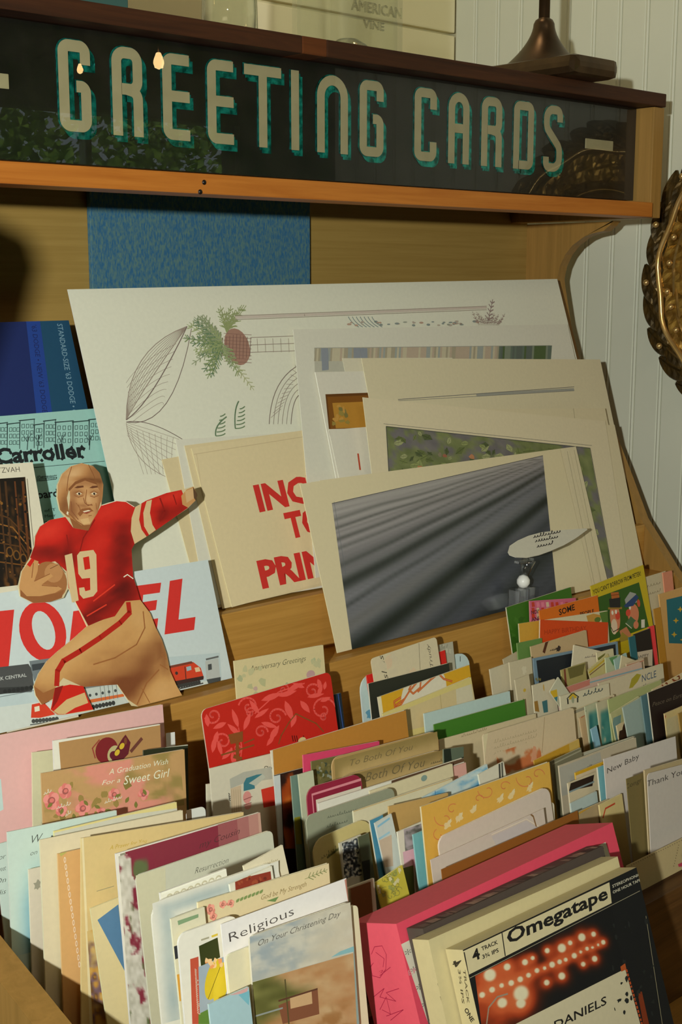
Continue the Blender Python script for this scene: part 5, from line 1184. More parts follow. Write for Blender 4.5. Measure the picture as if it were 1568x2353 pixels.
# right of the middle: green group
c = tc('pale blue card behind the plain green card', (975, 1640), (1172, 1588), 0.800, (176, 196, 192)); c.done()
c = tc('plain mid green card standing before the pale blue card', (998, 1665), (1206, 1607), 0.788, (64, 118, 36)); c.done()
c = tc('cream card with sketchy brown lines below the green card', (1010, 1700), (1232, 1640), 0.776, (200, 184, 148)); c.scrib((1060, 1694), (1120, 1676), 5, 1, (150, 132, 100), 8); c.done()
c = tc('large beige card with pencil script and an orange flame blot', (1110, 1688), (1319, 1626), 0.752, (204, 184, 150), round=0.003); c.poly([(1110, 1690), (1122, 1684), (1112, 1762), (1104, 1762)], (212, 200, 160)); c.line([(1252, 1648), (1246, 1730)], 1.4, (150, 126, 92))
for k in range(4): c.scrib((1135, 1708+k*13), (1235, 1680+k*13), 7, 0.9, (176, 160, 126), k)
c.field([(1140, 1730), (1240, 1698), (1246, 1752), (1146, 1784)], 30, 18, lambda a, b: mix((204, 184, 150), (192, 112, 66), ss(.42, .66, fb(a*6, b*2.5, 50)+b*.35-.14))); c.poly([(1220, 1750), (1226, 1714), (1232, 1716), (1234, 1752)], (206, 150, 116)); c.done()
c = tc('orange yellow card with a torn end under the beige card', (1228, 1748), (1331, 1698), 0.738, (190, 144, 40)); c.poly([(1308, 1708), (1331, 1697), (1332, 1730), (1310, 1736)], (196, 164, 84)); c.scrib((1268, 1744), (1300, 1732), 4, 1, (120, 96, 30), 2); c.done()

# ================================================================== right column, back to front
c = tc('bright green card with white edge behind the small orange cards', (1164, 1396), (1312, 1349), 0.853, (58, 104, 26), edge=(214, 210, 180)); mottle(c, 1170, 1420, 1200, 1490, 10, [(50, 92, 22), (66, 112, 34)], 5, 11, 60); c.done()
c = tc('clear slip with pencilled words behind the cartoon card, by the side panel', (1478, 1328), (1530, 1312), 0.853, (192, 178, 146), name='paper_slip', cat='slip'); c.scrib((1486, 1350), (1520, 1340), 7, 1, (140, 126, 96), 2); c.scrib((1486, 1368), (1520, 1358), 6, 1, (140, 126, 96), 3); c.done()
c = tc('salmon pink card edge farthest right against the side panel', (1524, 1316), (1545, 1311), 0.851, (204, 130, 100)); c.done()
c = tc('pink red checked card with a black word New', (1218, 1381), (1324, 1374), 0.848, (196, 96, 122)); r = random.Random(12)
for k in range(26): c.poly([(1222+k % 9*11, 1384+(k//9)*13), (1228+k % 9*11, 1383+(k//9)*13), (1230+k % 9*11, 1394+(k//9)*13), (1223+k % 9*11, 1395+(k//9)*13)], r.choice([(190, 58, 34), (206, 180, 150), (214, 120, 140), (186, 60, 40)]))
c.text('NOW', (1222, 1412), (1242, 1408), 9, (40, 24, 24), off=0.01); c.text('AND', (1222, 1428), (1244, 1424), 9, (40, 24, 24), off=0.01); c.done()
c = tc('yellow cartoon card with two red nosed tramps on green', (1358, 1347), (1479, 1298), 0.846, (192, 168, 28))
c.poly([(1370, 1374), (1469, 1338), (1492, 1440), (1390, 1478)], (52, 88, 26)); c.text("YOU CAN'T BORROW FROM PETER!", (1364, 1366), (1474, 1322), 11, (40, 40, 20), off=0.012)
SKN = (204, 124, 88)
c.ell((1414, 1418), 19, 36, SKN, rot=-0.12, n=20); c.ell((1420, 1415), 9, 9, (206, 70, 48)); c.ell((1408, 1408), 4, 5, (222, 216, 196)); c.ell((1416, 1406), 4, 5, (222, 216, 196)); c.ell((1412, 1440), 12, 18, (214, 190, 160), rot=-.2); c.line([(1402, 1436), (1410, 1452), (1424, 1444)], 2, (60, 30, 24)); c.line([(1398, 1398), (1430, 1397)], 5, (150, 112, 44)); c.poly([(1402, 1396), (1400, 1376), (1426, 1372), (1426, 1396)], (38, 36, 34)); c.poly([(1406, 1376), (1404, 1362), (1422, 1360), (1424, 1373)], (176, 96, 40)); c.line([(1404, 1368), (1424, 1366)], 1.4, (110, 52, 22))
c.ell((1456, 1412), 21, 24, SKN, rot=-.4, n=18); c.ell((1444, 1408), 9, 8, (204, 74, 52)); c.ell((1448, 1396), 4, 5, (222, 216, 196)); c.poly([(1436, 1378), (1448, 1360), (1462, 1364), (1464, 1384), (1440, 1394)], (156, 156, 150)); c.poly([(1434, 1392), (1462, 1366), (1468, 1372), (1456, 1392), (1438, 1396)], (44, 66, 110)); c.ell((1468, 1386), 6, 9, (196, 80, 50)); c.poly([(1438, 1432), (1450, 1416), (1464, 1428), (1452, 1444)], (74, 106, 66)); c.line([(1438, 1432), (1452, 1444)], 2, (206, 200, 176)); c.ell((1462, 1436), 10, 9, SKN); c.poly([(1424, 1450), (1440, 1440), (1452, 1460), (1430, 1470)], (186, 120, 80)); c.poly([(1474, 1424), (1482, 1423), (1482, 1442), (1474, 1443)], (210, 204, 186)); c.poly([(1430, 1452), (1420, 1478), (1450, 1468)], (150, 130, 50)); c.done()
c = tc('orange card lettered SOME in black', (1240, 1403), (1374, 1368), 0.843, (206, 104, 20)); c.text('SOME', (1286, 1414), (1322, 1401), 14, (34, 22, 14), off=0.02); c.text('PEOPLE', (1334, 1416), (1366, 1408), 9, (34, 22, 14), off=0.02); c.done()
c = tc('white card with green and orange bits above the orange red card', (1254, 1424), (1397, 1403), 0.8405, (206, 194, 160)); c.poly([(1348, 1415), (1364, 1410), (1384, 1414), (1376, 1428), (1352, 1430)], (190, 140, 60)); c.ell((1374, 1424), 12, 6, (88, 112, 44)); c.poly([(1378, 1408), (1397, 1404), (1400, 1430), (1384, 1430)], (84, 116, 48)); c.done()
c = tc('small amber yellow card left of the orange red card', (1193, 1433), (1240, 1426), 0.844, (200, 152, 56), edge=(214, 204, 160)); c.done()
c = tc('orange red birthday card with faint printed greeting', (1242, 1424), (1398, 1430), 0.8375, (204, 70, 18), edge=(220, 206, 180)); c.text('HAPPY BIRTHDAY', (1252, 1458), (1348, 1448), 11, (164, 50, 14)); c.done()
c = tc('tan bordered teal card with golden stars at the right edge', (1515, 1366), (1571, 1349), 0.849, (198, 154, 92)); c.poly([(1532, 1378), (1582, 1366), (1600, 1480), (1538, 1478)], (32, 102, 112))
for p in ((1554, 1426), (1564, 1400), (1550, 1458), (1575, 1440), (1570, 1470)):
    c.poly([(p[0], p[1]-7), (p[0]+2, p[1]-2), (p[0]+7, p[1]), (p[0]+2, p[1]+2), (p[0], p[1]+7), (p[0]-2, p[1]+2), (p[0]-7, p[1]), (p[0]-2, p[1]-2)], (196, 160, 50))
c.done()
c = tc('ochre card strip between the cartoon card and the starry teal card', (1503, 1400), (1518, 1395), 0.8465, (178, 126, 40)); c.done()
c = tc('small leaf green card under the amber yellow card', (1189, 1478), (1246, 1466), 0.8345, (96, 132, 66)); c.done()
c = tc('fluorescent pink card edge beside the black birthday card', (1491, 1441), (1504, 1437), 0.835, (240, 62, 66)); c.done()
c = tc('black topped card with the word happy below', (1457, 1458), (1494, 1444), 0.829, (36, 30, 26)); c.poly([(1457, 1500), (1500, 1492), (1500, 1530), (1457, 1530)], (196, 180, 156)); c.text('HAPPY', (1464, 1514), (1492, 1508), 7, (60, 50, 44)); c.done()
c = tc('teal card edge left of the black topped card', (1446, 1465), (1460, 1460), 0.8265, (40, 96, 104)); c.done()
c = tc('sand coloured card with a small ink dog and dark curve', (1220, 1486), (1348, 1448), 0.8305, (186, 160, 120)); c.line([(1250, 1500), (1258, 1472), (1272, 1462)], 9, (84, 44, 24)); c.ell((1284, 1490), 9, 6, (60, 50, 42), seed=3, rough=.4); c.scrib((1264, 1496), (1290, 1490), 4, 1.4, (60, 50, 42), 2); c.done()
c = tc('grey white card corner leaning at the left of the right hand stack', (1157, 1515), (1190, 1497), 0.8385, (178, 166, 136)); c.done()
c = tc('plain off white card lowest at the left of the right hand stack', (1126, 1538), (1172, 1522), 0.828, (196, 186, 158)); c.done()
c = tc('off white card with pale embossed figure left of the black and blue card', (1171, 1522), (1222, 1510), 0.820, (194, 182, 152)); c.ell((1205, 1540), 8, 10, (206, 196, 168), rough=.3, seed=1); c.done()
c = tc('black card with light blue border near the middle of the right hand stack', (1226, 1513), (1420, 1474), 0.8225, (112, 136, 152)); c.poly([(1233, 1518), (1415, 1480), (1420, 1560), (1240, 1580)], (34, 38, 42)); mottle(c, 1232, 1556, 1252, 1566, 5, [(120, 110, 60)], 2, 4, 61); c.done()
c = tc('white card with a pencilled line, tilted over the black and blue card', (1320, 1482), (1398, 1500), 0.816, (206, 194, 166)); c.scrib((1344, 1512), (1372, 1508), 5, 1.2, (130, 120, 110), 5); c.done()
r = random.Random(21)
small = [((1372, 1500), (1410, 1490), (196, 186, 150), 'with an olive corner'), ((1352, 1540), (1398, 1502), (190, 178, 120), 'with a yellow ribbon stripe'), ((1392, 1512), (1425, 1504), (176, 184, 150), 'with a green triangle'), ((1412, 1516), (1440, 1500), (150, 176, 170), 'tinted pale aqua'),
         ((1430, 1506), (1462, 1518), (198, 184, 150), 'tilted to the right'), ((1290, 1540), (1345, 1522), (160, 148, 90), 'with a brown and white striped edge'), ((1440, 1525), (1480, 1512), (192, 170, 140), 'with a rosy line')]
for k, (a, b, col, lab) in enumerate(small):
    c = tc('small off white card %s, in the right hand stack' % lab, a, b, 0.812-k*0.0028, col)
    if k == 0: c.poly([(1374, 1512), (1392, 1500), (1380, 1530)], (110, 108, 50))
    if k == 1: c.line([(1352, 1548), (1398, 1510)], 4, (190, 160, 44)); c.line([(1352, 1554), (1398, 1518)], 2, (110, 70, 44))
    if k == 2: c.poly([(1400, 1512), (1420, 1506), (1410, 1530)], (96, 140, 90))
    if k == 5: c.poly([(1296, 1538), (1300, 1537), (1304, 1580), (1299, 1580)], (120, 60, 44)); c.poly([(1305, 1536), (1345, 1524), (1340, 1550), (1310, 1560)], (104, 96, 50))
    if k == 6: c.line([(1440, 1530), (1480, 1518)], 2, (186, 110, 90))
    c.done()
c = tc('cream card with brown striped fold left of the uncle card', (1184, 1562), (1216, 1550), 0.7955, (190, 178, 148)); c.ell((1206, 1586), 5, 4, (190, 160, 60)); c.done()
c = tc('white card with blue and yellow rocket drawing', (1224, 1575), (1276, 1560), 0.784, (196, 186, 160))
c.poly([(1228, 1612), (1236, 1610), (1240, 1636), (1230, 1634)], (150, 112, 50)); c.poly([(1246, 1612), (1258, 1608), (1260, 1636), (1250, 1638)], (60, 106, 110)); c.ell((1250, 1580), 2, 8, (190, 150, 60)); c.done()
c = tc('white card with yellow topped teal bottle drawing', (1264, 1590), (1284, 1556), 0.779, (186, 184, 160)); c.poly([(1266, 1588), (1280, 1584), (1282, 1600), (1266, 1606)], (200, 164, 40)); c.poly([(1266, 1606), (1282, 1600), (1278, 1630), (1264, 1632)], (60, 120, 130)); c.done()
c = tc('pinkish card with blue line behind the uncle card', (1282, 1586), (1475, 1521), 0.786, (196, 168, 150)); c.line([(1320, 1578), (1480, 1535)], 3, (120, 160, 170)); c.poly([(1284, 1586), (1356, 1560), (1356, 1574), (1286, 1600)], (190, 120, 104)); c.done()
c = tc('off white card with the ending of UNCLE in blue letters', (1376, 1570), (1524, 1525), 0.776, (198, 186, 156)); c.text('NCLE', (1476, 1567), (1510, 1555), 16, (48, 76, 104), shear=.15); c.scrib((1418, 1556), (1452, 1546), 5, 1.2, (80, 70, 60), 5); c.poly([(1446, 1582), (1452, 1560), (1464, 1548), (1474, 1550), (1466, 1566), (1454, 1580)], (160, 148, 44)); c.scrib((1478, 1576), (1510, 1570), 4, 1, (120, 120, 110), 6); c.done()
c = tc('white card with small yellow car drawing, middle of the right hand stack', (1288, 1600), (1400, 1570), 0.770, (202, 194, 166)); c.ell((1317, 1606), 14, 15, (196, 166, 50), a0=0, a1=math.pi, n=14); c.line([(1305, 1606), (1306, 1618)], 5, (50, 50, 44)); c.line([(1328, 1602), (1328, 1614)], 5, (50, 50, 44)); c.line([(1303, 1606), (1317, 1592), (1331, 1602)], 2.5, (50, 54, 44)); c.ell((1317, 1608), 5, 8, (150, 156, 130)); c.scrib((1340, 1600), (1388, 1586), 9, 2, (70, 84, 84), 4); c.done()
c = tc('card with a brown haired child peeping above the sage cards', (1310, 1636), (1412, 1596), 0.764, (200, 186, 152)); c.ell((1360, 1606), 15, 10, (150, 80, 40), rot=.1, seed=2, rough=.2); c.ell((1362, 1616), 11, 8, (206, 160, 120)); c.line([(1312, 1640), (1372, 1616)], 7, (148, 144, 124)); c.done()
c = tc('greyish photo card with a brown patch at the foot of the child card', (1332, 1650), (1372, 1630), 0.758, (190, 164, 124)); c.poly([(1334, 1642), (1356, 1632), (1352, 1640), (1336, 1650)], (180, 90, 50)); c.done()
c = tc('teal watercolour card with spiral perforated left edge', (1345, 1624), (1374, 1612), 0.750, (172, 176, 146)); c.field([(1347, 1626), (1374, 1614), (1380, 1740), (1352, 1745)], 12, 36, lambda a, b: mix((176, 178, 148), mix((40, 104, 104), (90, 146, 134), vn(a*3, b*7, 70)), ss(.12, .3, a)*ss(.06, .2, b)*ss(.3, .5, fb(a*3, b*4, 71)+.2)))
for k in range(18): c.ell((1347-k*0.5, 1634+k*6), 1.2, 1.4, (70, 66, 54), n=6)
c.done()
c = tc('second teal watercolour card with pale margins', (1372, 1616), (1402, 1604), 0.744, (182, 174, 144)); c.field([(1374, 1618), (1402, 1606), (1408, 1730), (1378, 1740)], 12, 36, lambda a, b: mix((184, 176, 146), mix((44, 108, 106), (92, 148, 134), vn(a*3, b*7, 72)), ss(.1, .3, a)*ss(.1, .25, b)*ss(.3, .5, fb(a*3, b*4, 73)+.2))); c.done()
c = tc('pale sage green card, tallest of the sage cards', (1398, 1608), (1520, 1562), 0.738, (160, 166, 112)); c.done()
c = tc('narrow sky blue card edge low among the teal cards', (1359, 1676), (1372, 1668), 0.733, (130, 172, 190)); c.done()
c = tc('sage card with grey blue window panel', (1404, 1640), (1470, 1600), 0.731, (176, 174, 126)); c.poly([(1410, 1650), (1428, 1642), (1424, 1700), (1404, 1706)], (112, 140, 134)); c.done()
c = tc('pale card with a dark round topped picture and red corner', (1418, 1668), (1480, 1634), 0.724, (198, 180, 140)); c.ell((1444, 1680), 22, 24, (54, 34, 18), n=20); c.poly([(1424, 1680), (1466, 1660), (1466, 1720), (1418, 1730)], (54, 34, 18)); c.poly([(1400, 1706), (1420, 1690), (1416, 1712)], (186, 70, 50)); c.line([(1450, 1690), (1466, 1640)], 4, (120, 116, 50)); c.done()
c = tc('blue grey card left of the dark chocolate card', (1432, 1626), (1482, 1598), 0.719, (150, 166, 158)); c.done()
c = tc('dusky blue card edge touching the dark chocolate card', (1474, 1600), (1492, 1592), 0.714, (84, 116, 122)); c.done()
c = tc('dark chocolate card with faint white script', (1490, 1592), (1600, 1548), 0.708, (36, 22, 16), edge=(206, 200, 180)); c.text('Peace on Earth', (1500, 1624), (1572, 1600), 10, (110, 96, 80), shear=.35, off=-.008); c.done()
c = tc('card with rust brown curls above the dark chocolate card', (1500, 1585), (1600, 1530), 0.715, (196, 176, 136)); scroll(c, (1556, 1556), 14, 1, 2, 5, (136, 70, 36)); scroll(c, (1530, 1572), 10, 1, 2, 4, (136, 70, 36)); c.done()
c = tc('cream card with a red side line before the dark chocolate card', (1528, 1640), (1600, 1610), 0.701, (196, 174, 120)); c.line([(1530, 1644), (1520, 1700)], 3, (180, 50, 60)); c.poly([(1534, 1652), (1600, 1626), (1600, 1720), (1528, 1720)], (186, 172, 132)); c.done()
c = tc('ochre brown card at the right edge below the chocolate card', (1560, 1640), (1610, 1616), 0.695, (150, 116, 50)); c.done()
# rows behind the New Baby divider
c = tc('grey card with pale oval crest left of the New Baby divider', (1310, 1740), (1460, 1692), 0.668, (166, 164, 146)); c.ell((1440, 1690), 16, 9, (186, 186, 170), rot=.3); c.done()
c = tc('dim grey green card with long torn edge, left of the New Baby divider', (1266, 1750), (1336, 1718), 0.660, (112, 108, 84)); c.line([(1270, 1756), (1336, 1724)], 3, (150, 146, 122)); c.done()
c = tc('greyish lilac card sloping behind the yellow striped card', (1285, 1760), (1462, 1695), 0.652, (176, 164, 140)); c.poly([(1285, 1764), (1380, 1728), (1390, 1800), (1290, 1830)], (160, 158, 146)); c.scrib((1350, 1764), (1362, 1758), 3, 1, (90, 90, 84), 1); c.done()
c = tc('yellow topped card left of the New Baby divider', (1323, 1776), (1388, 1750), 0.643, (192, 150, 30)); c.poly([(1320, 1784), (1390, 1756), (1390, 1830), (1320, 1830)], (196, 180, 150)); c.done()
c = tc('pale card with a black panel left of the sky blue card', (1306, 1800), (1380, 1770), 0.635, (190, 178, 148)); c.poly([(1312, 1800), (1366, 1780), (1362, 1806), (1308, 1818)], (40, 26, 18)); c.line([(1304, 1822), (1366, 1796)], 4, (120, 136, 138)); c.done()
c = tc('faint blue card low behind the divider of the tray', (1312, 1846), (1372, 1818), 0.627, (166, 180, 176)); c.done()
c = tc('sky blue card with white edge along the left of the New Baby divider', (1374, 1764), (1420, 1746), 0.6185, (112, 164, 172), edge=(210, 208, 190)); c.done()
RB = -0.4755
c = tc('white divider card typed New Baby', (1388, 1744), (1553, 1692), 0.6130, (190, 182, 174), name='divider_card', cat='divider card'); c.text('New Baby', (1396, 1778), (1470, 1742), 13, (58, 52, 48), off=-0.004, shear=.12); c.done()
c = tc('tan card with a lined panel low under the New Baby divider', (1316, 1872), (1400, 1836), 0.6095, (160, 140, 104)); c.line([(1330, 1870), (1360, 1852)], 4, (180, 140, 50)); c.done()
c = tc('cream card with red ruled frame under the New Baby divider', (1378, 1850), (1430, 1824), 0.6065, (196, 178, 122)); c.line([(1386, 1880), (1392, 1858), (1414, 1846)], 4, (180, 66, 36)); c.done()
c = tc('dull olive divider card with typed word left of the Thank You divider', (1440, 1790), (1500, 1768), 0.5780, (112, 98, 58), name='divider_card', cat='divider card', floor=RB); c.text('Congr', (1438, 1814), (1476, 1796), 11, (60, 54, 34), off=-.006, shear=.12); c.done()
c = tc('tan edged card topping the Thank You divider', (1482, 1770), (1620, 1730), 0.5745, (168, 150, 112), floor=RB); c.done()
c = tc('white divider card typed Thank You at the right edge', (1488, 1778), (1640, 1738), 0.5710, (184, 176, 166), name='divider_card', cat='divider card', floor=RB, round=0.004); c.text('Thank You', (1488, 1808), (1574, 1778), 14, (58, 52, 48), off=-0.004, shear=.12); c.done()
c = tc('buff card with dotted stitching along its top, before the Thank You divider', (1440, 1990), (1620, 1900), 0.5620, (178, 160, 118), floor=RB, name='stitched_card', cat='greeting card')
for k in range(26): c.ell((1452+k*5.2, 1988-k*2.6), 1.3, 1.2, (70, 58, 36), n=6)
for k in range(9): c.ell((1560-k*1.4, 1942+k*6), 1.2, 1.3, (70, 58, 36), n=6)
c.ell((1572, 1968), 8, 14, (50, 60, 70)); c.poly([(1558, 1986), (1575, 1978), (1575, 1990), (1560, 1992)], (176, 60, 80)); c.done()

# ================================================================== boxed tapes in the front ledge
TF = -0.5745
def tapebox(name, label, cat, tl, tr, y, th, col, side, h=None, yaw=0.0):
    c = Card(name, label, cat, tl, tr, y, col, rack='tape', floor=TF, t=th, edge=side, back=side, yaw=yaw)
    sd = Face(c.o - c.u*c.w/2 - c.n*th/2, c.n, c.v, -c.u, th, c.h); sd.lab = {}
    return c, sd
CT = (196, 182, 136)
c, sd = tapebox('pink_box', 'bright pink card gift box with white front label, rearmost of the front boxes', 'box', (911, 2123), (1408, 1890), 0.5385, 0.0450, (210, 70, 90), (222, 86, 102))
c.poly([(922, 2170), (1392, 1935), (1420, 2020), (1440, 2353), (985, 2353)], (202, 196, 176))
for k in range(5): c.text('*', (934+k*13, 2206+k*40), (948+k*13, 2200+k*40), 22, (120, 116, 108))
c.text('ERS', (940, 2242), (972, 2228), 12, (206, 130, 136)); c.scrib((1372, 1960), (1390, 1950), 6, 1.5, (70, 66, 58), 3)
KP = zf(800, 1850, 0.4898)
scr = lambda *p: sd.line(KP(*p), 1.6, (168, 36, 66))
scr((110, 700), (125, 665), (160, 660), (180, 700), (178, 770), (150, 810), (115, 800), (105, 760), (120, 740)); scr((130, 690), (170, 720), (165, 760)); scr((150, 800), (200, 760)); scr((120, 900), (170, 860), (150, 900), (225, 920), (180, 880), (240, 860)); scr((150, 960), (180, 900), (200, 980), (160, 960)); scr((180, 990), (260, 960), (200, 1010))
sd.text('2', KP((150, 790))[0], KP((170, 780))[0], 5, (168, 36, 66)); c.done(); sd.build(c.ob, c.inv)
c, sd = tapebox('speckled_tape_box', 'dark speckled tape box between the pink box and the cream tape boxes', 'tape box', (972, 2134), (1386, 1944), 0.5210, 0.0150, (72, 62, 56), (76, 68, 60))
r = random.Random(5)
tp_ = Face(c.o + c.v*c.h - c.n*0.0075, c.u, -c.n, c.v, c.w, 0.015, (-c.w/2, c.w/2, -0.0075, 0.0075)); tp_.lab = {}
for k in range(40): q = r.uniform(-c.w/2, c.w/2); tp_.k += 1; tp_.raw([(q, -0.006), (q+0.006, -0.006), (q+0.007, 0.0), (q+0.001, 0.003)], r.choice([(132, 112, 98), (96, 84, 76), (150, 128, 110), (60, 52, 48)]), 'speckles')
for k in range(24): sd.ell((972+k*1.5-14, 2160+k*9), 3, 5, r.choice([(150, 146, 132), (60, 56, 52), (110, 100, 90)]), n=6)
c.done(); sd.build(c.ob, c.inv); tp_.build(c.ob, c.inv)
c, sd = tapebox('cream_tape_box', 'cream topped tape box just behind the black fronted tape box', 'tape box', (985, 2160), (1420, 1968), 0.5045, 0.0145, (192, 180, 136), CT)
sd.text('4', (1012, 2196), (996, 2198), 11, (60, 52, 36), off=.02)
for k in range(3): sd.scrib((1000+k*6, 2230+k*30), (1012+k*7, 2262+k*34), 4, 1.8, (100, 88, 60), k)
c.done(); sd.build(c.ob, c.inv)
c, sd = tapebox('reel_tape_box', 'black fronted tape box with orange light spots and white title strip, foremost box', 'tape box', (1064, 2183), (1463, 1993), 0.4870, 0.0150, (26, 26, 26), CT)
KT = zf(800, 1850, 0.4898)
def q(col, *p): c.poly(KT(*p), col)
BL = (30, 28, 26); CB = (200, 188, 148)
q(CB, (540, 682), (1228, 358), (1240, 462), (566, 800))
for a, b in (((540, 682), (1228, 358)), ((1228, 358), (1240, 462)), ((1240, 462), (566, 800)), ((566, 800), (545, 690)), ((722, 597), (738, 708))): c.line(KT(a, b), 3.2, BL)
c.line(KT((570, 812), (1370, 402)), 1.4, (150, 142, 116)); c.line(KT((1398, 520), (1475, 1027)), 1.6, (150, 142, 112))
c.text('4', KT((588, 733))[0], KT((622, 717))[0], 24, BL, off=.03); c.text('TRACK', KT((628, 684))[0], KT((704, 650))[0], 9, BL, off=.02); c.text('3\u00be IPS', KT((632, 722))[0], KT((708, 688))[0], 9, BL, off=.02)
c.text('Omegatape', KT((752, 652))[0], KT((1222, 436))[0], 30, BL, off=.028, shear=.1)
c.text('STEREOPHONIC', KT((1242, 388))[0], KT((1372, 330))[0], 6.5, (196, 190, 168), off=.01); c.text('ONE HOUR TAPE', KT((1244, 416))[0], KT((1374, 356))[0], 6.5, (196, 190, 168), off=.01)
OR = (176, 62, 26); HOT = (214, 206, 170)
spots = [(1083, 628, 20), (1141, 612, 13), (1188, 650, 12), (1162, 663, 7), (1134, 676, 7), (1107, 682, 10), (1143, 730, 15), (1076, 698, 8), (1026, 655, 12), (986, 680, 22), (917, 692, 13), (1045, 716, 14), (1004, 735, 10), (975, 745, 12), (940, 758, 15), (985, 812, 18), (1087, 756, 12), (915, 842, 14), (905, 774, 9), (870, 785, 12), (850, 726, 10), (815, 745, 15),
         (735, 765, 17), (832, 806, 12), (795, 824, 14), (755, 840, 14), (713, 850, 11), (672, 868, 14), (630, 890, 14), (800, 890, 38), (800, 935, 24), (718, 930, 24), (660, 800, 30)]
def glow(a, b):
    u, v = 596+a*640, 590+b*450
    v -= 0                                           # crop coordinates of the cover picture
    g = 0.0; h = 0.0
    for su, sv, s_ in spots:
        d2 = (u-su)**2+((v-sv)*0.92)**2
        g += math.exp(-d2/(2*(s_*1.15+5)**2)); h = max(h, ss(s_*1.12, s_*0.62, math.sqrt(d2)))
    g += 0.75*ss(930, 640, u)*ss(700-(u-620)*0.05, 860, v+(u-620)*0.35)*(.5+.6*fb(u/60, v/60, 3))
    c0 = ramp([(0, (24, 24, 24)), (.3, (70, 30, 18)), (.65, (150, 54, 24)), (1.1, (190, 84, 44)), (2.5, (206, 112, 66))], g)
    return mix(c0, (216, 206, 172), h)
c.field([KT((596, 802))[0], KT((1236, 478))[0], KT((1300, 800))[0], KT((640, 1140))[0]], 150, 90, lambda a, b: glow(((596*(1-a)+1236*a)+b*(54 if a < .5 else 54)-596)/640, ((802+(478-802)*a)+b*330-590)/450))
c.line(KT((650, 1027), (660, 950), (700, 900), (750, 885)), 4, (150, 130, 110))
q((196, 186, 154), (760, 1040), (1300, 768), (1375, 1040)); q((170, 80, 36), (1278, 758), (1300, 742), (1306, 770), (1282, 782))
for k in range(14): q((176, 74, 34), (1302+k*5.4, 772+k*19), (1310+k*5.4, 770+k*19), (1313+k*5.4, 784+k*19), (1306+k*5.4, 785+k*19))
q((120, 50, 24), (1358, 880), (1378, 874), (1412, 1027), (1385, 1027))
c.text('DANIELS', KT((968, 1056))[0], KT((1216, 932))[0], 19, BL, off=.012, shear=.12)
for k in range(30): c.ell(KT((r.uniform(1240, 1430), r.uniform(480, 1000)))[0], r.uniform(2, 7), r.uniform(2, 7), (36, 38, 36), n=7, seed=k, rough=.4)
sd.text('4', KT((528, 720))[0], KT((488, 738))[0], 13, (50, 44, 32), off=.03)
for k, s_ in enumerate(('TRACK', '3\u00be IPS')): sd.text(s_, KT((540-k*24, 770))[0], KT((560-k*24, 930))[0], 8, (90, 80, 56), off=.015)
sd.text('ONE', KT((545, 960))[0], KT((580, 1020))[0], 14, (50, 44, 32), off=.03)
c.done(); sd.build(c.ob, c.inv)

# ================================================================== clear price holder clipped to the second riser
cl = at(1199, 1392, Y=YBR+0.006)
t = link('price_tag_holder', None, loc=(cl[0], YBR+0.006, z(ZB))); tag(t, 'clear plastic clip with white ball joint and oval hand lettered tag', 'tag holder')
dx = cl[0]; zz = lambda v, u=1205: at(u, v, Y=YBR+0.002)[2]-z(ZB)
hh = max(0.008, at(1199, 1350, Y=YBR+0.006)[2]-z(ZB))
for sx in (-0.0075, 0.0075):
    link('clip_jaw', boxmesh(sx-0.0055, sx+0.0055, -0.0085, 0.0085, 0.0006, hh, 0.0015), ACRYL, t)
bz = hh+0.0062
ball = lathe([(0.0003, -0.0075), (0.0045, -0.006), (0.007, -0.002), (0.007, 0.002), (0.0045, 0.006), (0.0003, 0.0075)], 20)
link('ball_joint', ball, plain('white_plastic', (232, 230, 220), 0.35), t, (0.002, 0, bz))
link('arm', tube([(0.003, 0, bz+0.007), (0.005, -0.001, bz+0.016), (0.008, -0.002, bz+0.024)], [0.005, 0.0062, 0.008], 8), ACRYL, t)
link('hinge', boxmesh(-0.012, 0.012, -0.006, 0.002, bz+0.021, bz+0.0255, 0.001), ACRYL, t)
A = at(1168, 1266, Y=YBR+0.004); B = at(1348, 1216, Y=YBR+0.004)
uu = (B-A); wL = float(np.linalg.norm(uu)); uu = uu/wL
nn = np.array([-0.10, -0.62, 0.78]); nn = nn-uu*float(nn@uu); nn = nn/np.linalg.norm(nn); vv = np.cross(nn, uu)
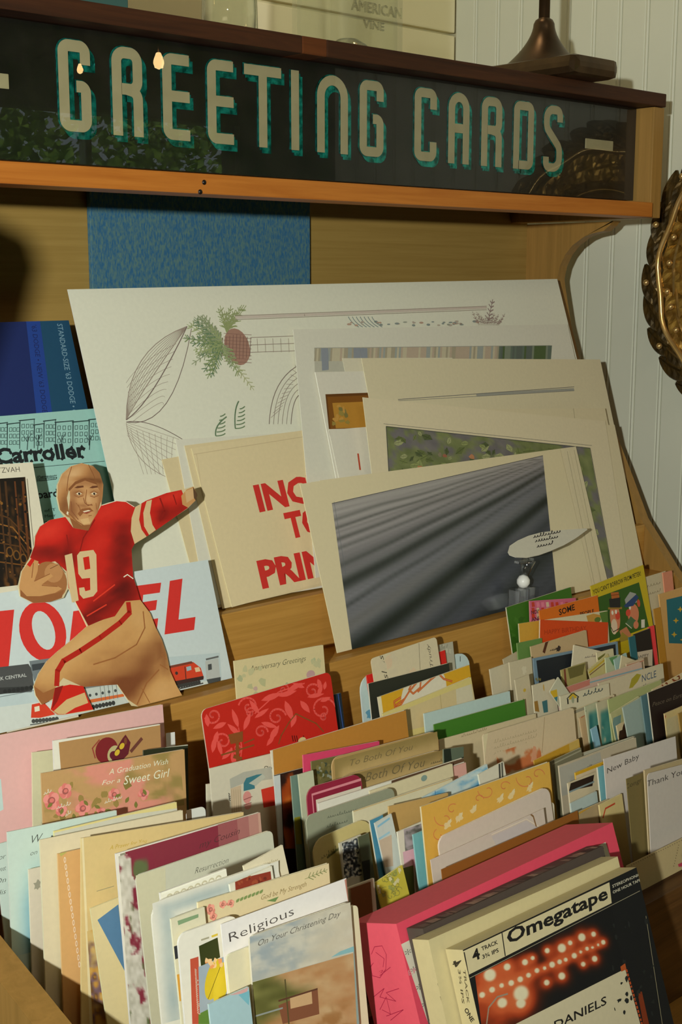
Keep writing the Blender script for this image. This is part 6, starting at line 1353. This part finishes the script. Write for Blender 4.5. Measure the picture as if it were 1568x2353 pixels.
fc = Face((A+B)/2, uu, vv, nn, wL, 0.05, (-wL/2, wL/2, -0.05, 0.05)); fc.lab = {}
outl = [fc.loc(p) for p in ((1168, 1268), (1172, 1254), (1190, 1242), (1215, 1231), (1245, 1223), (1290, 1218), (1348, 1214), (1351, 1217), (1325, 1236), (1298, 1252), (1268, 1265), (1240, 1275), (1212, 1281), (1186, 1280), (1172, 1275))]
vs = []; fs = []
for e in (0.0, -0.0009):
    for a, b in outl: vs.append(fc.o + uu*a + vv*b + nn*e)
n = len(outl); fs.append(tuple(range(n))); fs.append(tuple(range(n, 2*n))[::-1])
for i in range(n): fs.append((i, n+i, n+(i+1) % n, (i+1) % n))
inv = Matrix.Translation(-t.location)
V = np.array(vs)-np.array(t.location)
tg = link('tag', mesh('tag', V, fs, [alb((206, 202, 184))]*len(fs)), PAPER, t)
for a, b, s_ in (((1226, 1236), (1290, 1223), 1), ((1230, 1246), (1284, 1235), 2), ((1234, 1258), (1272, 1250), 3)): fc.scrib(a, b, 7, 1.8, (44, 42, 40), s_, part='handwriting')
fc.build(t, inv)
# blocker added out of view: throws the soft shadow on the upper left back panel
p0 = np.array(FLASH[:2]); p1 = np.array([0.632, YB]); t_ = 0.55; q = p0+(p1-p0)*t_
pl = np.array([-(p1-p0)[1], (p1-p0)[0]])/np.linalg.norm(p1-p0); q = q+pl*0.060
t = link('shadow_blocker', None, loc=(q[0], q[1], 0)); tag(t, 'dark metal shape added out of view left of the card rack to throw a shadow', 'lamp')
link('base', lathe([(0.12, 0), (0.12, 0.012), (0.03, 0.03), (0.008, 0.05)], 32, cap=True), BRONZE, t)
link('pole', tube([(0, 0, 0.04), (0, 0, z(-0.06))], 0.006, 10), BRONZE, t)
link('shade', lathe([(0.040, z(-0.075)), (0.046, z(-0.02)), (0.056, z(0.03)), (0.060, z(0.045)), (0.056, z(0.060)), (0.040, z(0.069)), (0.001, z(0.072))], 32), BRONZE, t)  # outline shaped for the shadow it throws, no bulb inside
bpy.context.view_layer.update()
